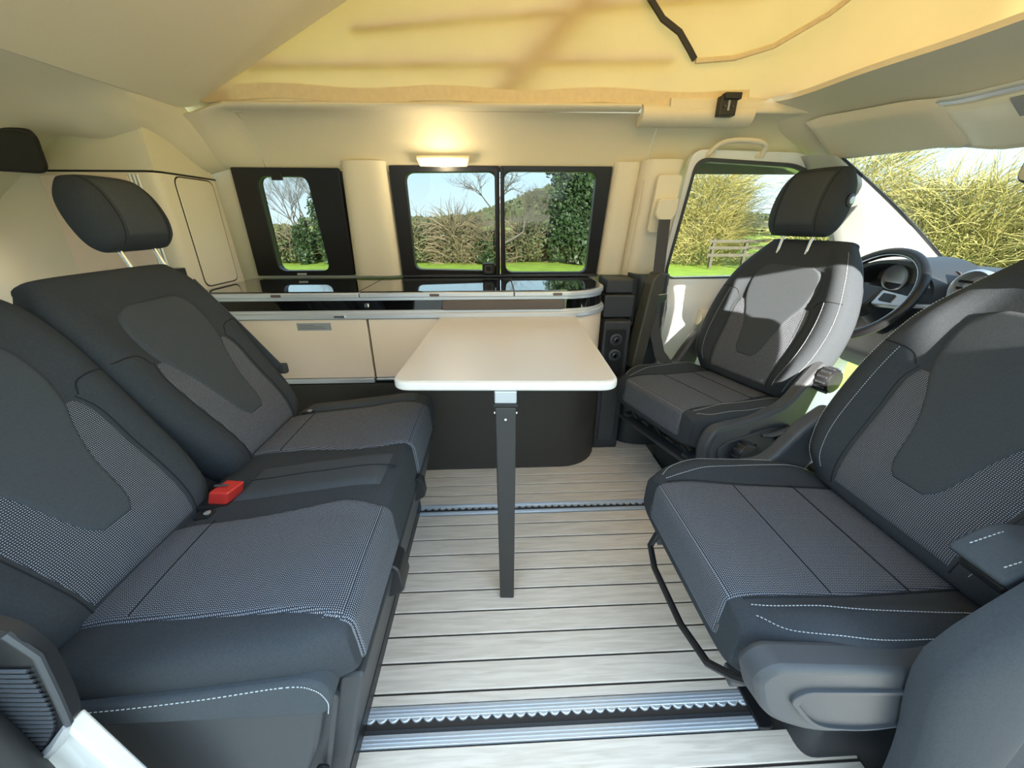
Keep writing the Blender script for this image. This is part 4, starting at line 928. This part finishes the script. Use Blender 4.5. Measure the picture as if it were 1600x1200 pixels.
Mw = Matrix(((e1.x, e2.x, ax.x, 0), (e1.y, e2.y, ax.y, 0), (e1.z, e2.z, ax.z, 0), (0, 0, 0, 1)))
R_ = .182
B().tube([Mw @ Vector((R_*math.cos(2*math.pi*k/48), R_*math.sin(2*math.pi*k/48), 0)) for k in range(48)], .0165, 12, closed=True).obj('rim', 'black', st)
B().tube([Mw @ Vector(((R_-.0145)*math.cos(2*math.pi*k/48), (R_-.0145)*math.sin(2*math.pi*k/48), .008)) for k in range(48)], .0022, 6, closed=True).obj('rim_trim', 'silverp', st)
hb = B().prism(rpoly([(-.075, .045), (.075, .045), (.06, -.055), (.0, -.085), (-.06, -.055)], .03), lambda x, y: Mw @ Vector((x, y, -.045)), lambda x, y: Mw @ Vector((x*.85, y*.85, .012))).obj('airbag_hub', 'dplastic', st, bevel=.006)
for sg in (-1, 1):
    B().prism(rpoly([(sg*.06, .03), (sg*.172, .022), (sg*.172, -.018), (sg*.06, -.03)], .006), lambda x, y: Mw @ Vector((x, y, -.02)), lambda x, y: Mw @ Vector((x, y, .006))).obj('spoke', 'silverp', st, bevel=.003)
    B().prism(rrect(min(sg*.078, sg*.125), max(sg*.078, sg*.125), -.012, .018, .005), lambda x, y: Mw @ Vector((x, y, .005)), lambda x, y: Mw @ Vector((x, y, .011))).obj('button_pad', 'black', st, bevel=.002)
B().prism(rpoly([(-.03, -.06), (.03, -.06), (.02, -.172), (-.02, -.172)], .005), lambda x, y: Mw @ Vector((x, y, -.015)), lambda x, y: Mw @ Vector((x, y, .003))).obj('spoke', 'black', st, bevel=.003)
B().tube([Mw @ Vector((0, 0, -.03)), Mw @ Vector((0, -.02, -.20))], .055, 16).obj('column', 'dplastic', st)
for sg in (-1, 1): B().tube([Mw @ Vector((sg*.04, .0, -.07)), Mw @ Vector((sg*.17, .03, -.075)), Mw @ Vector((sg*.205, .035, -.075))], [.006, .008, .010], 8).obj('stalk', 'silverp', st)
cc = thing('centre_console', (1.2, 1.0, -.06), 'low dark console between the front seats', 'console')
B().prism(rpoly([(-.10, 0), (.40, 0), (.40, .52), (.25, .36), (-.10, .30)], .03), lambda x, z: (x, -.06, z), lambda x, z: (x, .10, z)).obj('console_body', 'dplastic', cc, bevel=.012)
B().prism(rrect(-.07, .12, -.04, .08, .02), lambda x, y: (x, y, .305), lambda x, y: (x, y, .318)).obj('storage_lid', 'cream', cc, bevel=.004)

# =================================================================== OUTSIDE
GZ = -.55
gr = struct(B().grid(lambda u, v: (-90+240*u, -60+195*v, GZ+.10*math.sin(7*u+3)*math.sin(5*v)), 30, 30).obj('ground', 'grass', smooth=60), 'bright green lawn outside the windows', 'ground')
gw = struct(B().box(-6, 10, -3.6, .15, GZ-.1, GZ+.16).obj('ground.001', 'gravel', smooth=0), 'unseen gravel strip beside the van, added pale to bounce light in', 'ground')  # out of view; gravel made pale to bounce light through the open door
sw = struct(B().box(-3.0, 1.13, -2.2, -2.0, GZ, 2.06).obj('wall_sun_blocker', 'render', smooth=0), 'unseen white wall added behind the camera to block the sun', 'wall')  # added out of view to keep direct sun out of the sliding door
def beam(px, py, Y):                         # world X, Z seen in direction px,py at distance Y across
    p, y = math.radians(PITCH), math.radians(YAW)
    F = Vector((math.sin(y)*math.cos(p), math.cos(y)*math.cos(p), -math.sin(p))); R = Vector((math.cos(y), -math.sin(y), 0)); U = R.cross(F)
    d = F+R*(px-800)/FPX-U*(py-600)/FPX; d = d*(Y/d.y); return d.x, CAM_H+d.z
def leafy(name, mat, parent, c, rad, n, size, flat=.25, seed=0):
    g = np.random.default_rng(seed); d = g.normal(size=(n, 3)); d /= np.linalg.norm(d, axis=1)[:, None]
    lump = 1+.22*np.sin(d[:, 0]*5+seed)*np.sin(d[:, 2]*6+2*seed)+.15*np.sin(d[:, 1]*9+d[:, 2]*7)
    r = (.62+.42*g.random(n)**.6)*lump; P = d*r[:, None]*np.array(rad)+np.array(c)
    P[:, 2] = np.maximum(P[:, 2], GZ+.02+.2*g.random(n))
    a = g.normal(size=(n, 3)); a /= np.linalg.norm(a, axis=1)[:, None]; b_ = np.cross(a, g.normal(size=(n, 3))); b_ /= np.linalg.norm(b_, axis=1)[:, None]
    s_ = (size*(.6+.8*g.random(n)))[:, None]
    V = np.stack([P-a*s_, P+b_*s_*.55, P+a*s_, P-b_*s_*.55], 1).reshape(-1, 3); F = np.arange(4*n).reshape(-1, 4)
    me = bpy.data.meshes.new(name); me.vertices.add(4*n); me.vertices.foreach_set('co', V.ravel()); me.loops.add(4*n); me.loops.foreach_set('vertex_index', F.ravel())
    me.polygons.add(n); me.polygons.foreach_set('loop_start', np.arange(0, 4*n, 4)); me.polygons.foreach_set('loop_total', np.full(n, 4)); me.update(calc_edges=True)
    me.materials.append(MT[mat]); o = bpy.data.objects.new(name, me); COL.objects.link(o); o.parent = parent; return o
def twigs(name, mat, parent, c, rad, n, r0, seed=0, up=.6, ln=.5):
    g = random.Random(seed); b = B()
    for i in range(n):
        a = g.uniform(0, 2*math.pi); q = g.random()**.5; h = g.random()
        p = Vector((c[0]+rad[0]*q*math.cos(a)*math.sqrt(max(.05, 1-(h-.2)**2)), c[1]+rad[1]*q*math.sin(a), c[2]-rad[2]+2*rad[2]*h))
        p.z = max(p.z, GZ); d = Vector((math.cos(a)*q+g.gauss(0, .45), math.sin(a)*q+g.gauss(0, .45), up+g.gauss(0, .35))).normalized()
        pts = [p]; L = ln*(.6+.8*g.random())
        for k in range(3): d = (d+Vector((g.gauss(0, .22), g.gauss(0, .22), -.10*k+g.gauss(0, .15)))).normalized(); pts.append(pts[-1]+d*L/3)
        b.tube(pts, [r0, r0*.8, r0*.6, r0*.3], 3)
    return b.obj(name, mat, parent, smooth=0)
def bare(name, mat, parent, base, h, seed, r0=.12, spread=.55, depth=6, lean=(0, 0), keep=.66):
    g = random.Random(seed); b = B()
    def grow(p, d, L, r, k):
        pts = [p]; rr = [r]; n = 4
        for i in range(n):
            d = (d+Vector((g.gauss(0, .10), g.gauss(0, .10), g.gauss(0, .06)+.03))).normalized(); pts.append(pts[-1]+d*L/n); rr.append(r*(1-.42*(i+1)/n))
        b.tube(pts, rr, 5 if k < 2 else 3)
        if k >= depth: return
        for j in range(2+(g.random() < .75)+(k > 2)):
            i = g.randint(2, n); ax_ = Vector((g.gauss(0, 1), g.gauss(0, 1), g.gauss(0, .5))).normalized()
            nd = (d+ax_*spread*(.8+.5*g.random())).normalized(); grow(pts[i], nd, L*(.62+.2*g.random()), rr[i]*keep, k+1)
    grow(Vector(base), Vector((lean[0], lean[1], 1)).normalized(), h*.30, r0, 0)
    return b.obj(name, mat, parent, smooth=0)
def plant(name, X, Y, label, cat, group=None): return thing(name, (X, Y, GZ), label, cat, group)
# hedge line seen through the far windows
hl = [(-8.6, 18.2, 1.3, .62, 'leaf2', 'dark shrub under the bare trees in the rear side window'),
      (-3.3, 17.9, 1.2, .80, 'leaf2', 'olive hedge bush at the left edge of the middle window'),
      (-1.55, 17.6, 1.0, .88, 'twig', 'brown twiggy hedge bush left of the window bar'),
      (-.25, 17.3, .75, .62, 'leaf', 'dark green low bush just left of the window bar'),
      (1.45, 17.9, 1.25, .78, 'leaf2', 'olive hedge bush right of the window bar'),
      (4.2, 17.9, 1.3, .85, 'leaf2', 'olive hedge bush at the foot of the ivy tree')]
for i, (X, Y, rx, rz, m, lab) in enumerate(hl):
    t = plant('hedge_bush', X, Y, lab, 'bush', 'hedge across the lawn')
    leafy('foliage', m if m != 'twig' else 'leaf2', t, (0, 0, rz*.75), (rx, 1.1, rz), 5200 if m != 'twig' else 1800, .075, seed=10+i)
    twigs('twigs', 'twig', t, (0, -.2, rz*.8), (rx*.95, 1.0, rz*.95), 900 if m == 'twig' else 260, .016, seed=30+i, ln=.9)
    for o in t.children:
        if o.name.startswith('foliage'):
            co = np.zeros(len(o.data.vertices)*3); o.data.vertices.foreach_get('co', co); co = co.reshape(-1, 3); co[:, 2] = np.maximum(co[:, 2], .0); o.data.vertices.foreach_set('co', co.ravel())
it = plant('ivy_tree', 3.15, 16.2, 'tall dark ivy-covered tree at the right of the middle window', 'tree')
for k, (dx, dz, rx, rz) in enumerate(((0, 1.2, .95, 1.5), (.05, 2.9, .9, 1.5), (.1, 4.3, .7, 1.2))):
    leafy('foliage', 'leaf', it, (dx, 0, dz+.4), (rx, .9, rz), 5200, .085, seed=50+k)
bare('trunk', 'bark', it, (0, .1, 0), 6, 3, .18, .25, 2)
for i, (X, Y, h, r, sp, dp_, lean, lab) in enumerate(((.30, 14.5, 5.2, .085, .80, 6, (-.1, 0), 'spreading bare tree behind the central window bar'), (-8.5, 19.5, 5.2, .08, .34, 7, (.02, 0), 'tall bare tree on the left in the rear side window'),
        (-7.9, 18.6, 5.2, .07, .34, 7, (.05, 0), 'tall bare tree on the right in the rear side window'), (-9.6, 20.8, 5.2, .08, .38, 7, (-.05, 0), 'slender bare tree furthest left in the rear side window'))):
    t = plant('bare_tree', X, Y, lab, 'tree', 'leafless trees'); bare('branches', 'bark', t, (0, 0, 0), h, 100+i, r, sp, dp_, lean, .86 if i == 0 else .72)
sh = plant('ivy_shrub', -6.75, 17.2, 'tall ivy shrub at the right side of the rear side window', 'shrub')
leafy('foliage', 'leaf', sh, (0, 0, 1.5), (.55, .5, 2.0), 3600, .07, seed=71)
sh = plant('ivy_shrub', -7.75, 17.0, 'dark conical shrub in the middle of the rear side window', 'shrub')
leafy('foliage', 'leaf', sh, (0, 0, .7), (.36, .36, .85), 2400, .06, seed=72)
# distant hedgerow across the field
g_ = np.random.default_rng(9); hr_ = B()
for k in range(5200):
    x = -62+125*g_.random(); p = Vector((x, 46+1.6*g_.random(), GZ+(1.0+.45*math.sin(x*.4)+.3*math.sin(x*1.3))*g_.random()**.7)); a = Vector(g_.normal(size=3)).normalized()*(.2+.22*g_.random()); c = a.orthogonal().normalized()*(.15+.2*g_.random())
    hr_.add([p-a, p+c, p+a, p-c], [(0, 1, 2, 3)])
tag(hr_.obj('distant_hedgerow', 'leaf2', smooth=0), 'low distant hedgerow running across the far edge of the field', 'hedgerow', kind='stuff')
# hill far behind
def hillf(u, v):
    x = -60+300*u; y = 120+90*v; z = GZ+14*math.exp(-((x-42)/38)**2)*math.sin(math.pi/2*v)+3*v+1.5*math.sin(x*.07)*v
    return (x, y, z)
hil = struct(B().grid(hillf, 60, 16).obj('hill', 'hill', smooth=60), 'brown hillside far behind the hedge', 'hill')
g_ = np.random.default_rng(5); hb_ = B()
for k in range(2600):
    p = Vector(hillf(g_.random(), .15+.8*g_.random())); a = Vector(g_.normal(size=3)).normalized()*(.8+1.1*g_.random()); c = a.orthogonal().normalized()*(.6+.9*g_.random()); p.z += .8
    hb_.add([p-a, p+c, p+a, p-c], [(0, 1, 2, 3)])
tag(hb_.obj('hillside_scrub', 'leaf2', hil, smooth=0), kind='stuff')
# sunlit willow bushes in front of the van
for i, (X, Y, rx, ry, rz, n, lab) in enumerate(((8.4, 16.6, 1.75, 1.5, 1.75, 3600, 'sunlit yellow willow bush in the driver door window'), (13.0, 11.4, 1.7, 1.8, 1.35, 3400, 'yellow willow bush in the middle of the windscreen'),
        (11.2, 13.0, 1.4, 1.5, 1.9, 1800, 'tall thin willow bush beside the windscreen pillar'), (14.6, 9.0, 1.4, 1.6, 1.15, 2000, 'pale bush low at the right end of the windscreen'))):
    t = plant('willow_bush', X, Y, lab, 'bush', 'willow bushes in front of the van')
    twigs('twigs', 'willow', t, (0, 0, rz*.85), (rx, ry, rz*.9), n, .011, seed=200+i, ln=1.1)
    leafy('buds', 'willow', t, (0, 0, rz*.7), (rx*.9, ry*.9, rz*.8), 2600, .045, seed=210+i)
    for o in t.children:
        if o.name.startswith('buds'):
            pass
for i, (X, Y) in enumerate(((12.9, 14.0),)):
    t = plant('bare_tree', X, Y, 'fine bare tree rising behind the windscreen pillar', 'tree', 'leafless trees'); bare('branches', 'twig', t, (0, 0, 0), 6.2, 300, .06, .6, 6)
fe = thing('garden_fence', (9.8, 14.2, GZ), 'low timber rail fence under the yellow willow bush', 'fence')
for k in range(5): B().box(-2+1.2*k-.05, -2+1.2*k+.05, -.05, .05, 0, 1.0).obj('post', 'fence', fe, smooth=0)
for z in (.45, .7, .92): B().box(-2.2, 3.2, -.075, -.05, z-.05, z+.05).obj('rail', 'fence', fe, smooth=0)
